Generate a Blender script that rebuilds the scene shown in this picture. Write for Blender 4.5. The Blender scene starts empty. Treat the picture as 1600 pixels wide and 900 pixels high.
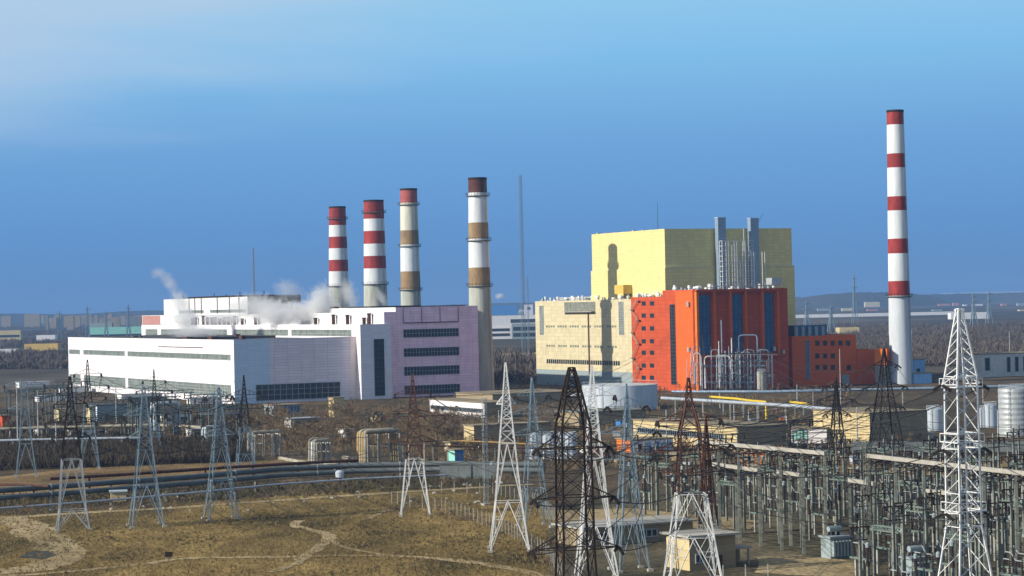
import bpy, math, random
from mathutils import Vector, Matrix
random.seed(7)
SC = bpy.context.scene
COL = SC.collection
# ------------------------------------------------------------------ camera
HC, F = 40.0, 3500.0
cam = bpy.data.objects.new('camera', bpy.data.cameras.new('camera'))
COL.objects.link(cam); SC.camera = cam
cam.data.sensor_width = 36; cam.data.lens = F/1600*36
cam.data.clip_start = 1; cam.data.clip_end = 60000
RM = Matrix.Rotation(math.radians(90)+math.atan(23/F), 3, 'X') @ Matrix.Rotation(math.radians(-1.23), 3, 'Z')
cam.location = (0, 0, HC); cam.rotation_euler = RM.to_euler()
# ------------------------------------------------------------------ light
SUN_EL, SUN_A = 26.0, 22.5          # elevation; degrees in front of due-left
az = math.radians(SUN_A); el = math.radians(SUN_EL)
sdir = Vector((-math.cos(az)*math.cos(el), -math.sin(az)*math.cos(el), math.sin(el)))
sun = bpy.data.objects.new('sun', bpy.data.lights.new('sun', 'SUN')); COL.objects.link(sun)
sun.data.energy = 5.0; sun.data.angle = math.radians(0.5); sun.data.color = (1, .93, .80)
sun.rotation_euler = sdir.to_track_quat('Z', 'Y').to_euler()
W = bpy.data.worlds.new('World'); SC.world = W; W.use_nodes = True
nt = W.node_tree; nt.nodes.clear()
def N(t, kind, **kw):
    n = t.nodes.new(kind)
    for k, v in kw.items():
        if k.startswith('i_'): n.inputs[k[2:].replace('_', ' ')].default_value = v
        elif k.startswith('n'): n.inputs[int(k[1:])].default_value = v
        else: setattr(n, k, v)
    return n
sky = N(nt, 'ShaderNodeTexSky', sky_type='NISHITA', sun_disc=False, sun_elevation=el,
        sun_rotation=math.atan2(sdir.x, sdir.y), air_density=1.0, dust_density=.3, ozone_density=3.0)
tc = N(nt, 'ShaderNodeTexCoord'); sp = N(nt, 'ShaderNodeSeparateXYZ')
nt.links.new(tc.outputs['Generated'], sp.inputs[0])
rp = N(nt, 'ShaderNodeValToRGB'); nt.links.new(sp.outputs[2], rp.inputs[0])
def lin(r, g, b, e=1.0):
    f = lambda c: ((c/255+.055)/1.055)**2.4 if c > 10 else c/255/12.92
    return (f(r)*e, f(g)*e, f(b)*e, 1)
cr = rp.color_ramp
cr.elements[0].position = 0.0; cr.elements[0].color = lin(92, 136, 188)
cr.elements[1].position = .16; cr.elements[1].color = lin(160, 212, 242)
for p_, c_ in ((.03, lin(98, 151, 208)), (.07, lin(112, 168, 222)), (.11, lin(132, 194, 238))):
    e = cr.elements.new(p_); e.color = c_
mp = N(nt, 'ShaderNodeMapping'); mp.inputs['Scale'].default_value = (3.2, 3.2, 26)
nt.links.new(tc.outputs['Generated'], mp.inputs[0])
nz = N(nt, 'ShaderNodeTexNoise', i_Scale=1.6, i_Detail=5.0, i_Roughness=.5); nt.links.new(mp.outputs[0], nz.inputs[0])
# thin high cloud: thicker to the left (west) and upwards
ma = N(nt, 'ShaderNodeMath', operation='MULTIPLY_ADD', n1=-2.2, n2=.0); nt.links.new(sp.outputs[0], ma.inputs[0])
mz = N(nt, 'ShaderNodeMath', operation='MULTIPLY_ADD', n1=9.0, n2=-.95); nt.links.new(sp.outputs[2], mz.inputs[0])
mb = N(nt, 'ShaderNodeMath', operation='ADD'); nt.links.new(ma.outputs[0], mb.inputs[0]); nt.links.new(mz.outputs[0], mb.inputs[1])
mc = N(nt, 'ShaderNodeMath', operation='ADD'); nt.links.new(mb.outputs[0], mc.inputs[0]); nt.links.new(nz.outputs[0], mc.inputs[1])
mr = N(nt, 'ShaderNodeMapRange', n1=.45, n2=1.25, n3=0.0, n4=.62); mr.clamp = True; mr.interpolation_type = 'SMOOTHSTEP'
nt.links.new(mc.outputs[0], mr.inputs[0])
cm = N(nt, 'ShaderNodeMix', data_type='RGBA'); cm.inputs[7].default_value = lin(196, 212, 232)
nt.links.new(mr.outputs[0], cm.inputs[0]); nt.links.new(rp.outputs[0], cm.inputs[6])
sc_ = N(nt, 'ShaderNodeVectorMath', operation='SCALE'); sc_.inputs['Scale'].default_value = 7.9
nt.links.new(cm.outputs[2], sc_.inputs[0])
fz = N(nt, 'ShaderNodeMapRange', n1=.15, n2=.32, n3=1.0, n4=0.0); fz.interpolation_type = 'SMOOTHSTEP'
nt.links.new(sp.outputs[2], fz.inputs[0])
fm = N(nt, 'ShaderNodeMix', data_type='RGBA'); nt.links.new(fz.outputs[0], fm.inputs[0])
hs = N(nt, 'ShaderNodeHueSaturation', i_Saturation=.62); nt.links.new(sky.outputs[0], hs.inputs['Color']); nt.links.new(hs.outputs[0], fm.inputs[6]); nt.links.new(sc_.outputs[0], fm.inputs[7])
bg = N(nt, 'ShaderNodeBackground', i_Strength=.12); nt.links.new(fm.outputs[2], bg.inputs[0])
wo = N(nt, 'ShaderNodeOutputWorld'); nt.links.new(bg.outputs[0], wo.inputs[0])
SC.view_settings.view_transform = 'Standard'; SC.view_settings.look = 'None'
SC.view_settings.exposure = 0.06; SC.view_settings.gamma = 1
SC.cycles.use_denoising = True; SC.cycles.max_bounces = 12; SC.cycles.diffuse_bounces = 2
SC.cycles.transparent_max_bounces = 16; SC.cycles.volume_bounces = 10
SC.cycles.volume_step_rate = 1.0; SC.cycles.volume_max_steps = 128
# ------------------------------------------------------------------ pixel helpers (a photo pixel at a chosen real depth or height)
def ray(px, py): return RM @ Vector(((px-800)/F, -(py-450)/F, -1))
def G(px, py, z=0.0):
    d = ray(px, py); return Vector((0, 0, HC)) + d*((z-HC)/d.z)
def AT(px, py, Y):
    d = ray(px, py); return Vector((0, 0, HC)) + d*(Y/d.y)
U_ = Vector((.894427, .447214, 0)); V_ = Vector((-.447214, .894427, 0)); YAW = math.atan2(.447214, .894427)
class Site:
    "a building plot: origin at ground, u along the shaded fronts, v along the sunlit long sides"
    def __init__(s, P): s.P = Vector((P.x, P.y, 0))
    def p(s, u, v, z=0): return s.P + U_*u + V_*v + Vector((0, 0, z))
    def _w(s, Q, d, px, py):
        r = ray(px, py); k = r.x/r.y; return (k*Q.y-Q.x)/(d.x-k*d.y)
    def u(s, px, py, v=0): return s._w(s.p(0, v), U_, px, py)
    def v(s, px, py, u=0): return s._w(s.p(u, 0), V_, px, py)
    def z(s, px, py, u, v): return AT(px, py, s.p(u, v).y).z
# ------------------------------------------------------------------ materials
MATS = {}
def mat(name, col, rough=.8, metal=0.0, var=.18, scale=.4, bump=0.0, stretch=None, spec=.3):
    if name in MATS: return MATS[name]
    m = bpy.data.materials.new(name); m.use_nodes = True; t = m.node_tree; b = t.nodes['Principled BSDF']
    b.inputs['Roughness'].default_value = rough; b.inputs['Metallic'].default_value = metal
    b.inputs['Specular IOR Level'].default_value = spec
    tc = N(t, 'ShaderNodeTexCoord'); mpn = N(t, 'ShaderNodeMapping')
    if stretch: mpn.inputs['Scale'].default_value = stretch
    t.links.new(tc.outputs['Object'], mpn.inputs[0])
    nz = N(t, 'ShaderNodeTexNoise', i_Scale=scale, i_Detail=6.0, i_Roughness=.65); t.links.new(mpn.outputs[0], nz.inputs[0])
    mr = N(t, 'ShaderNodeMapRange', n1=.3, n2=.7, n3=1-var, n4=1+var); t.links.new(nz.outputs[0], mr.inputs[0])
    mx = N(t, 'ShaderNodeVectorMath', operation='SCALE'); mx.inputs[0].default_value = col[:3]
    t.links.new(mr.outputs[0], mx.inputs['Scale']); t.links.new(mx.outputs[0], b.inputs['Base Color'])
    if bump:
        bp = N(t, 'ShaderNodeBump', i_Strength=bump, i_Distance=.3); t.links.new(nz.outputs[0], bp.inputs['Height']); t.links.new(bp.outputs[0], b.inputs['Normal'])
    MATS[name] = m; return m
def panel(name, col, pw=6.0, ph=1.2, seam=.6, var=.06, grime=.25, gcol=(.25, .2, .15), rough=.85, mortar=.05, gscale=.12):
    "painted cladding or precast panels: seams, panel-to-panel tone, rain streaks and dirt"
    m = bpy.data.materials.new(name); m.use_nodes = True; t = m.node_tree; b = t.nodes['Principled BSDF']
    b.inputs['Roughness'].default_value = rough; b.inputs['Specular IOR Level'].default_value = .25
    tc = N(t, 'ShaderNodeTexCoord'); s = N(t, 'ShaderNodeSeparateXYZ'); t.links.new(tc.outputs['Object'], s.inputs[0])
    a = N(t, 'ShaderNodeMath', operation='ADD'); t.links.new(s.outputs[0], a.inputs[0]); t.links.new(s.outputs[1], a.inputs[1])
    c = N(t, 'ShaderNodeCombineXYZ'); t.links.new(a.outputs[0], c.inputs[0]); t.links.new(s.outputs[2], c.inputs[1])
    br = N(t, 'ShaderNodeTexBrick', offset=0.0, squash=1.0, i_Scale=1.0, i_Mortar_Size=mortar, i_Brick_Width=pw, i_Row_Height=ph)
    br.inputs['Mortar Smooth'].default_value = .3
    br.inputs['Color1'].default_value = (*[x*(1-var) for x in col[:3]], 1); br.inputs['Color2'].default_value = (*[min(1, x*(1+var)) for x in col[:3]], 1)
    br.inputs['Mortar'].default_value = (*[x*seam for x in col[:3]], 1); t.links.new(c.outputs[0], br.inputs['Vector'])
    mp = N(t, 'ShaderNodeMapping'); mp.inputs['Scale'].default_value = (1, .22, 1); t.links.new(c.outputs[0], mp.inputs[0])
    nz = N(t, 'ShaderNodeTexNoise', i_Scale=gscale*3, i_Detail=7.0, i_Roughness=.7); t.links.new(mp.outputs[0], nz.inputs[0])
    mr = N(t, 'ShaderNodeMapRange', n1=.48, n2=.8, n3=0.0, n4=grime); t.links.new(nz.outputs[0], mr.inputs[0])
    mx = N(t, 'ShaderNodeMix', data_type='RGBA'); t.links.new(mr.outputs[0], mx.inputs[0]); t.links.new(br.outputs[0], mx.inputs[6])
    mx.inputs[7].default_value = (*gcol, 1); t.links.new(mx.outputs[2], b.inputs['Base Color'])
    MATS[name] = m; return m
def ground_mat(name, cols, s1=.02, s2=.15, bump=.6, rough=.95):
    "mixes four soil or grass tones by two scales of noise"
    m = bpy.data.materials.new(name); m.use_nodes = True; t = m.node_tree; b = t.nodes['Principled BSDF']
    b.inputs['Roughness'].default_value = rough; b.inputs['Specular IOR Level'].default_value = .1
    g = N(t, 'ShaderNodeNewGeometry')
    def noi(sc, det, st=(1, 1, 1)):
        mp = N(t, 'ShaderNodeMapping'); mp.inputs['Scale'].default_value = st; t.links.new(g.outputs['Position'], mp.inputs[0])
        n = N(t, 'ShaderNodeTexNoise', i_Scale=sc, i_Detail=det, i_Roughness=.62); t.links.new(mp.outputs[0], n.inputs[0]); return n
    n1 = noi(s1, 8.0, (1, .45, 1)); n2 = noi(s2, 8.0, (1, .5, 1)); n3 = noi(1.3, 4.0, (1, .6, 1))
    def rampmix(n, a, bb, lo, hi):
        r = N(t, 'ShaderNodeMapRange', n1=lo, n2=hi); t.links.new(n.outputs[0], r.inputs[0])
        x = N(t, 'ShaderNodeMix', data_type='RGBA'); t.links.new(r.outputs[0], x.inputs[0])
        for i, q in ((6, a), (7, bb)):
            if isinstance(q, tuple): x.inputs[i].default_value = (*q, 1)
            else: t.links.new(q, x.inputs[i])
        return x.outputs[2]
    A = rampmix(n1, cols[0], cols[1], .42, .58); B = rampmix(n1, cols[2], cols[3], .42, .6)
    Cc = rampmix(n2, A, B, .44, .58)
    k = N(t, 'ShaderNodeMapRange', n1=.3, n2=.7, n3=.55, n4=1.45); t.links.new(n3.outputs[0], k.inputs[0])
    x = N(t, 'ShaderNodeVectorMath', operation='SCALE'); t.links.new(Cc, x.inputs[0]); t.links.new(k.outputs[0], x.inputs['Scale'])
    t.links.new(x.outputs[0], b.inputs['Base Color'])
    bp = N(t, 'ShaderNodeBump', i_Strength=bump, i_Distance=.6); t.links.new(n3.outputs[0], bp.inputs['Height']); t.links.new(bp.outputs[0], b.inputs['Normal'])
    MATS[name] = m; return m
def glass(name, col=(.02, .03, .035), rough=.15):
    m = mat(name, col, rough, 0, .5, .5, spec=.6); return m
# ------------------------------------------------------------------ mesh collector
class MB:
    def __init__(s): s.v = []; s.f = []; s.m = []
    def poly(s, vs, fs, mi=0):
        k = len(s.v); s.v += [tuple(x) for x in vs]; s.f += [tuple(k+i for i in f) for f in fs]; s.m += [mi]*len(fs); return s
    def box(s, x0, x1, y0, y1, z0, z1, mi=0):
        return s.poly([(x0,y0,z0),(x1,y0,z0),(x1,y1,z0),(x0,y1,z0),(x0,y0,z1),(x1,y0,z1),(x1,y1,z1),(x0,y1,z1)],
                      [(0,3,2,1),(4,5,6,7),(0,1,5,4),(1,2,6,5),(2,3,7,6),(3,0,4,7)], mi)
    def beam(s, a, b, w, h=None, n=4, w2=None, mi=0):
        "prism of n sides from a to b, half-width w"
        a = Vector(a); b = Vector(b); d = b-a
        if d.length < 1e-6: return s
        d.normalize(); up = Vector((0,0,1)) if abs(d.z) < .95 else Vector((1,0,0))
        x = d.cross(up).normalized(); y = x.cross(d).normalized(); w2 = w if w2 is None else w2
        r = []
        for P, ww in ((a, w), (b, w2)):
            for i in range(n):
                t = 2*math.pi*(i+.5)/n; r.append(P + x*math.cos(t)*ww*1.2 + y*math.sin(t)*(h or ww)*1.2)
        fs = [(i, (i+1)%n, n+(i+1)%n, n+i) for i in range(n)] + [tuple(range(n-1,-1,-1)), tuple(range(n, 2*n))]
        return s.poly(r, fs, mi)
    def cyl(s, c, prof, n=24, mi=0, cap=True):
        "lathe about vertical axis at c: prof = [(z, r, mi?)...]"
        k = len(s.v)
        for q in prof:
            for i in range(n):
                t = 2*math.pi*i/n; s.v.append((c[0]+q[1]*math.cos(t), c[1]+q[1]*math.sin(t), q[0]))
        for j in range(len(prof)-1):
            mm = prof[j][2] if len(prof[j]) > 2 else mi
            for i in range(n):
                s.f.append((k+j*n+i, k+j*n+(i+1)%n, k+(j+1)*n+(i+1)%n, k+(j+1)*n+i)); s.m.append(mm)
        if cap:
            s.f.append(tuple(k+i for i in range(n-1,-1,-1))); s.m.append(mi)
            s.f.append(tuple(k+(len(prof)-1)*n+i for i in range(n))); s.m.append(mi)
        return s
    def tube(s, pts, r, n=8, mi=0):
        pts = [Vector(p) for p in pts]; k = len(s.v); pv = None
        for i, p in enumerate(pts):
            d = (pts[min(i+1, len(pts)-1)]-pts[max(i-1, 0)]).normalized()
            up = pv if pv is not None else (Vector((0,0,1)) if abs(d.z) < .95 else Vector((1,0,0)))
            x = d.cross(up)
            if x.length < 1e-3: x = d.cross(Vector((.3,.8,.5)))
            x.normalize(); y = x.cross(d).normalized(); pv = y
            for j in range(n):
                t = 2*math.pi*j/n; s.v.append(tuple(p + x*math.cos(t)*r + y*math.sin(t)*r))
        for i in range(len(pts)-1):
            for j in range(n): s.f.append((k+i*n+j, k+i*n+(j+1)%n, k+(i+1)*n+(j+1)%n, k+(i+1)*n+j)); s.m.append(mi)
        s.f.append(tuple(k+j for j in range(n-1,-1,-1))); s.m.append(mi)
        s.f.append(tuple(k+(len(pts)-1)*n+j for j in range(n))); s.m.append(mi)
        return s
    def build(s, name, mats, parent=None, smooth=False):
        me = bpy.data.meshes.new(name); me.from_pydata(s.v, [], s.f)
        ml = mats if isinstance(mats, (list, tuple)) else [mats]
        for m in ml: me.materials.append(m)
        if len(ml) > 1: me.polygons.foreach_set('material_index', s.m)
        if smooth:
            me.polygons.foreach_set('use_smooth', [True]*len(me.polygons))
            me.set_sharp_from_angle(angle=math.radians(40))
        me.update(); o = bpy.data.objects.new(name, me); COL.objects.link(o); o.parent = parent; return o
def tag(o, label=None, cat=None, group=None, kind=None):
    if label: o['label'] = label
    if cat: o['category'] = cat
    if group: o['group'] = group
    if kind: o['kind'] = kind
    return o
def empty(name, loc, label, cat, group=None, rz=0.0):
    o = bpy.data.objects.new(name, None); COL.objects.link(o); o.location = loc; o.rotation_euler = (0, 0, rz)
    o.empty_display_size = .5
    return tag(o, label, cat, group)
def kids(o): return [c for c in list(COL.objects) if c.parent == o]
def copy_tree(o, loc, rz=None, label=None, scale=None, _kids=None):
    c = o.copy(); COL.objects.link(c); c.location = loc
    if rz is not None: c.rotation_euler = (0, 0, rz)
    if scale: c.scale = (scale,)*3
    if label: c['label'] = label
    for ch, gs in _kids:
        d = ch.copy(); COL.objects.link(d); d.parent = c
        for g in gs:
            e = g.copy(); COL.objects.link(e); e.parent = d
    return c
def tree_of(o): return [(ch, kids(ch)) for ch in kids(o)]
# ------------------------------------------------------------------ colours
M = {}
M['glass'] = glass('window_glass'); M['glass_pale'] = mat('dusty_glass', (.20, .23, .19), .35, 0, .5, .25, spec=.5)
M['glass_blue'] = mat('blue_glazing', (.03, .11, .24), .35, 0, .35, .3, spec=.5)
M['frame_grey'] = mat('frame_grey', (.35, .38, .40)); M['frame_dark'] = mat('frame_dark', (.06, .07, .08))
M['white'] = panel('white_cladding', (.88, .84, .86), 6, 1.2, .7, .05, .3, (.55, .5, .45))
M['white2'] = panel('white_cladding_dirty', (.80, .80, .80), 6, 1.2, .75, .05, .35, (.45, .38, .32))
M['lilac'] = panel('lilac_end_panels', (.88, .79, .85), 6, 1.2, .68, .06, .3, (.42,.40,.45), mortar=.09)
M['paleblue'] = panel('pale_blue_end_panels', (.62, .76, .90), 6, 1.2, .84, .04, .15, (.4, .45, .55))
M['purple'] = panel('purple_panels', (.95, .70, .83), 6, 1.2, .66, .07, .6, (.42, .30, .48))
M['pinkbrick'] = panel('pink_brick', (.50, .25, .22), 1.2, .5, .7, .15, .3)
M['beige'] = panel('beige_precast', (.64, .56, .36), 3.0, 1.8, .66, .08, .55, (.40, .31, .16), gscale=.2)
M['yellow'] = panel('yellow_cladding', (.78, .66, .29), 3.0, 1.4, .74, .06, .5, (.62, .53, .24), gscale=.1)
M['red'] = panel('red_orange_cladding', (.54, .085, .025), 3, 1.8, .5, .09, .5, (.35, .06, .025))
M['rib'] = panel('orange_ribs', (.72, .13, .02), 3, 1.8, .8, .04, .2)
M['orange'] = panel('orange_cladding', (.82, .20, .02), 3, 1.8, .8, .04, .1)
M['mint'] = panel('mint_cladding', (.30, .66, .56), 6, 2.0, .85, .04, .15)
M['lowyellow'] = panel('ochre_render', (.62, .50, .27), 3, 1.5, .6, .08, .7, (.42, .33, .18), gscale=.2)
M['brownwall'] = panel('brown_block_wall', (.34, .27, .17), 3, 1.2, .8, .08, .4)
M['roof'] = mat('bitumen_roof', (.07, .07, .075), .9, 0, .5, .08); M['roof_tan'] = mat('dusty_roof', (.27, .22, .14), .9, 0, .3, .1)
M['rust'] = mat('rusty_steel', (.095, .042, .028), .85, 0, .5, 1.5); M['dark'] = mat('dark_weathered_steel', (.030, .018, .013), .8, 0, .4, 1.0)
M['galv'] = mat('galvanised_steel', (.46, .49, .50), .5, .3, .2, 1.0); M['silver'] = mat('bright_galvanised_steel', (.78, .78, .76), .5, .1, .15, 1.0)
M['bluegalv'] = mat('blue_grey_steel', (.27, .36, .42), .6, .2, .25, 1.0)
M['concrete'] = mat('concrete', (.40, .38, .33), .9, 0, .25, .5); M['concdark'] = mat('weathered_concrete', (.20, .21, .175), .9, 0, .35, .6)
M['greensteel'] = mat('green_grey_steel', (.16, .21, .18), .7, 0, .3, .8); M['porcelain'] = mat('brown_porcelain', (.05, .035, .028), .3, 0, .3, 2, spec=.6)
M['greypaint'] = mat('grey_equipment_paint', (.30, .36, .37), .5, 0, .15, 1)
M['alu'] = mat('aluminium_lagging', (.55, .60, .66), .4, .4, .2, .3); M['alublue'] = mat('blue_grey_duct', (.27, .36, .46), .45, .2, .12, .3, stretch=(1,1,3))
M['lag'] = mat('dirty_pipe_lagging', (.34, .31, .24), .75, 0, .4, .4); M['lagblue'] = mat('blue_grey_pipe_lagging', (.13, .15, .15), .8, 0, .3, .25)
M['yelpipe'] = mat('yellow_gas_pipe', (.75, .52, .03), .5, 0, .15, .5); M['tank'] = mat('white_tank_paint', (.55, .61, .67), .35, .1, .12, .3, stretch=(1,1,.3))
M['ochre'] = mat('ochre_paint', (.35,.22,.07), .8); M['rustdoor'] = mat('rusty_orange_door', (.55,.17,.04), .7); M['bluepaint'] = mat('bright_blue_paint', (.05, .22, .55), .5, 0, .15, .5); M['paleblue_p'] = mat('pale_blue_paint', (.28, .52, .82), .5, 0, .1, .5)
M['wire'] = mat('dark_conductor', (.03, .03, .03), .6)
M['bark'] = mat('bare_brown_bark', (.21, .15, .085), .9, 0, .3, 1); M['bark2'] = mat('dark_bark', (.075, .058, .038), .9, 0, .3, 1)
# chimney paints
M['c_red'] = mat('chimney_red', (.30, .032, .024), .7, 0, .38, .25, stretch=(1,1,.5)); M['c_white'] = mat('chimney_white', (.74, .77, .78), .7, 0, .18, .3, stretch=(1,1,.2))
M['c_conc'] = mat('chimney_concrete', (.44, .45, .39), .9, 0, .28, .3, stretch=(1,1,.15)); M['c_tan'] = mat('chimney_tan', (.30, .20, .10), .8, 0, .3, .4, stretch=(1,1,.4))
M['c_dark'] = mat('chimney_sooty_brown', (.10, .035, .03), .8, 0, .35, .3); M['c_cream'] = mat('chimney_cream', (.68, .66, .54), .8, 0, .18, .3, stretch=(1,1,.2))
M['c_pink'] = mat('chimney_faded_red', (.40, .10, .09), .8, 0, .2, .3); M['c_grey'] = mat('chimney_pale_grey', (.60, .64, .68), .8, 0, .14, .3, stretch=(1,1,.2))
# ================================================================== GROUND
M['plain'] = ground_mat('far_plain', ((.10,.085,.06), (.05,.05,.04), (.17,.14,.10), (.075,.07,.055)), .0016, .006)
M['industrial'] = ground_mat('industrial_soil', ((.11,.08,.045), (.06,.05,.03), (.16,.12,.07), (.08,.06,.035)), .015, .08)
M['field'] = ground_mat('dry_grass_field', ((.25,.175,.06), (.12,.085,.03), (.36,.25,.09), (.055,.045,.018)), .03, .14, .9)
M['drysoil'] = ground_mat('orange_dry_soil', ((.30,.19,.08), (.20,.13,.055), (.36,.25,.12), (.12,.085,.04)), .03, .2)
M['track'] = ground_mat('pale_dirt_track', ((.40,.31,.17), (.31,.24,.125), (.46,.36,.2), (.22,.17,.09)), .05, .3, .3)
M['road'] = ground_mat('dusty_asphalt', ((.27,.25,.20), (.22,.20,.17), (.33,.30,.24), (.20,.19,.16)), .03, .2, .2)
M['pad'] = ground_mat('concrete_yard', ((.13,.11,.065), (.075,.068,.04), (.19,.155,.095), (.055,.05,.03)), .04, .25, .2)
def sheet(name, pts, z, m, label, jag=0, seed=1, kind='structure'):
    rnd = random.Random(seed); P = []
    n = len(pts)
    for i in range(n):
        a, b = pts[i], pts[(i+1) % n]; k = max(1, int((b-a).length/6)) if jag else 1
        for j in range(k):
            q = a.lerp(b, j/k)
            if jag: q = q + Vector((rnd.uniform(-jag, jag), rnd.uniform(-jag, jag), 0))
            P.append((q.x, q.y, z))
    o = MB().poly(P, [tuple(range(len(P)))]).build(name, m)
    return tag(o, label, None, None, kind)
def ribbon(name, pts, w, z, m, label, jag=.3, seed=3):
    rnd = random.Random(seed); P = []
    for i in range(len(pts)-1):
        k = max(1, int((pts[i+1]-pts[i]).length/3))
        for j in range(k):
            # Catmull-Rom
            p0 = pts[max(i-1,0)]; p1 = pts[i]; p2 = pts[i+1]; p3 = pts[min(i+2,len(pts)-1)]; t = j/k
            P.append(.5*((2*p1)+(p2-p0)*t+(2*p0-5*p1+4*p2-p3)*t*t+(3*p1-p0-3*p2+p3)*t**3))
    P.append(pts[-1]); V = []
    for i, p in enumerate(P):
        d = (P[min(i+1,len(P)-1)]-P[max(i-1,0)]); d.z = 0; d.normalize(); n = Vector((-d.y, d.x, 0))
        a = p+n*(w/2+rnd.uniform(-jag, jag)); b = p-n*(w/2+rnd.uniform(-jag, jag)); V += [(a.x,a.y,z), (b.x,b.y,z)]
    o = MB().poly(V, [(2*i, 2*i+1, 2*i+3, 2*i+2) for i in range(len(P)-1)]).build(name, m)
    return tag(o, label, None, None, 'structure')
R = 26000
sheet('ground', [Vector((-R,-2000,0)), Vector((R,-2000,0)), Vector((R,R,0)), Vector((-R,R,0))], 0, M['plain'], 'wide flat plain running to the horizon')
sheet('yard_ground', [Vector((-420,120,0)), Vector((330,120,0)), Vector((420,1150,0)), Vector((-620,1150,0))], .03, M['industrial'], 'brown soil under the power station', 4, 5)
FLD = [G(-260,1100), G(-200,800), G(60,806), G(350,782), G(600,764), G(760,760), G(860,800), G(880,860), G(880,1100)]
sheet('field', FLD, .06, M['field'], 'open field of dry yellow grass in the foreground', .6, 8)
sheet('dry_soil_strip', [G(-60,775), G(-60,752), G(120,732), G(350,722), G(520,715), G(560,728), G(300,745), G(100,770)], .06, M['drysoil'], 'orange dry soil behind the pipelines', .8, 9)
sheet('switchyard_ground', [G(850,830), G(960,770), G(1180,745), G(1800,775), G(1800,1100), G(870,1100)], .07, M['pad'], 'pale gravel ground of the switchyard', .6, 10)
ribbon('road', [G(-120,822), G(40,808), G(130,802), G(260,795), G(400,785), G(560,774), G(700,765), G(830,757)], 4.2, .12, M['track'], 'narrow pale road crossing the field', .15)
ribbon('dirt_path', [G(-80,805), G(20,815), G(60,835), G(95,860), G(70,885), G(20,893), G(-60,900)], 7.5, .115, M['track'], 'wide worn dirt area at the left edge', .9)
ribbon('footpath', [G(-50,905), G(120,893), G(240,880), G(300,873), G(440,871), G(560,869), G(680,873), G(790,888), G(860,905)], 2.2, .11, M['track'], 'long pale footpath across the field', .5)
ribbon('footpath', [G(420,895), G(455,885), G(490,862), G(515,842), G(500,832), G(462,822), G(468,814)], 2.0, .125, M['track'], 'curving footpath joining the long footpath', .5)
ribbon('footpath', [G(512,843), G(545,858), G(600,868)], 1.2, .13, M['track'], 'short footpath linking the curved footpath', .3)
ribbon('footpath', [G(575,812), G(600,800), G(625,795)], 1.2, .13, M['track'], 'faint footpath by the middle pylon', .4)
sheet('dry_soil_strip', [G(1290, 716), G(1660, 712), G(1660, 752), G(1450, 745), G(1300, 738)], .10, M['drysoil'], 'orange dry soil behind the right half of the switchyard', .8, 19)
sheet('concrete_apron', [G(835, 800), G(985, 795), G(1190, 815), G(1170, 828), G(990, 826), G(880, 824)], .13, M['track'], 'pale concrete apron behind the flat sheds', .3, 20)
sheet('concrete_apron', [G(1185, 872), G(1240, 868), G(1360, 880), G(1330, 905), G(1180, 896)], .13, M['track'], 'pale concrete apron in front of the switchyard', .3, 21)
sheet('painted_shade_patch', [G(30,872), G(52,862), G(75,862), G(92,868), G(70,875)], .16, mat('painted_shade_soil', (.055,.055,.042), .8, 0, .3, .4), 'dark patch of painted shade on the dirt at the left edge', .5, 3)  # shade on the dirt, painted as a dark sheet
# ================================================================== BUILDING TOOLS
def block(par, u0, u1, v0, v1, z0, z1, m_front, m_side=None, roof='roof', rim=.8, name='wall', pieces=None):
    "walls with a parapet rim and a roof deck; front = low-v and high-v faces, side = low-u and high-u faces"
    b = MB(); ms = [m_front, m_side or m_front]
    t = .35
    vs = [(u0,v0),(u1,v0),(u1,v1),(u0,v1)]; inn = [(u0+t,v0+t),(u1-t,v0+t),(u1-t,v1-t),(u0+t,v1-t)]
    P = [(x,y,z0) for x,y in vs]+[(x,y,z1) for x,y in vs]+[(x,y,z1) for x,y in inn]+[(x,y,z1-rim) for x,y in inn]
    for i in range(4):
        j = (i+1) % 4; mi = 0 if i in (0, 2) else 1
        b.poly([P[i],P[j],P[4+j],P[4+i]], [(0,1,2,3)], mi); b.poly([P[4+i],P[4+j],P[8+j],P[8+i]], [(0,1,2,3)], mi)
        b.poly([P[8+i],P[8+j],P[12+j],P[12+i]], [(0,1,2,3)], mi)
    w = b.build(name, ms, par)
    MB().box(u0+t+.01, u1-t-.01, v0+t+.01, v1-t-.01, z1-rim-.3, z1-rim).build('roof', M[roof], par)
    return w
def strip_front(par, a0, a1, z0, z1, v, n, m='glass', fr='frame_grey', rows=1, name='window', bar=.10):
    "ribbon window on a front (normal -v)"
    g = MB().box(a0, a1, v-.06, v+.1, z0, z1).build(name, M[m], par)
    b = MB(); 
    for i in range(n+1):
        x = a0+(a1-a0)*i/n; b.box(x-bar, x+bar, v-.2, v-.065, z0, z1)
    for j in range(rows+1):
        z = z0+(z1-z0)*j/rows; b.box(a0-bar, a1+bar, v-.24, v-.07, z-bar, z+bar)
    b.build('frame', M[fr], g); return g
def strip_side(par, a0, a1, z0, z1, u, n, m='glass', fr='frame_grey', rows=1, name='window', bar=.10):
    "ribbon window on a long side (normal -u)"
    g = MB().box(u-.06, u+.1, a0, a1, z0, z1).build(name, M[m], par)
    b = MB()
    for i in range(n+1):
        x = a0+(a1-a0)*i/n; b.box(u-.2, u-.065, x-bar, x+bar, z0, z1)
    for j in range(rows+1):
        z = z0+(z1-z0)*j/rows; b.box(u-.24, u-.07, a0-bar, a1+bar, z-bar, z+bar)
    b.build('frame', M[fr], g); return g
def vent_row(par, spots, r, h, m, name='vent'):
    for (x, y, z) in spots:
        MB().cyl((x, y), [(z, r), (z+h*.75, r), (z+h*.75, r*1.5), (z+h, r*1.1)], 10).build(name, m, par)
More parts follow.
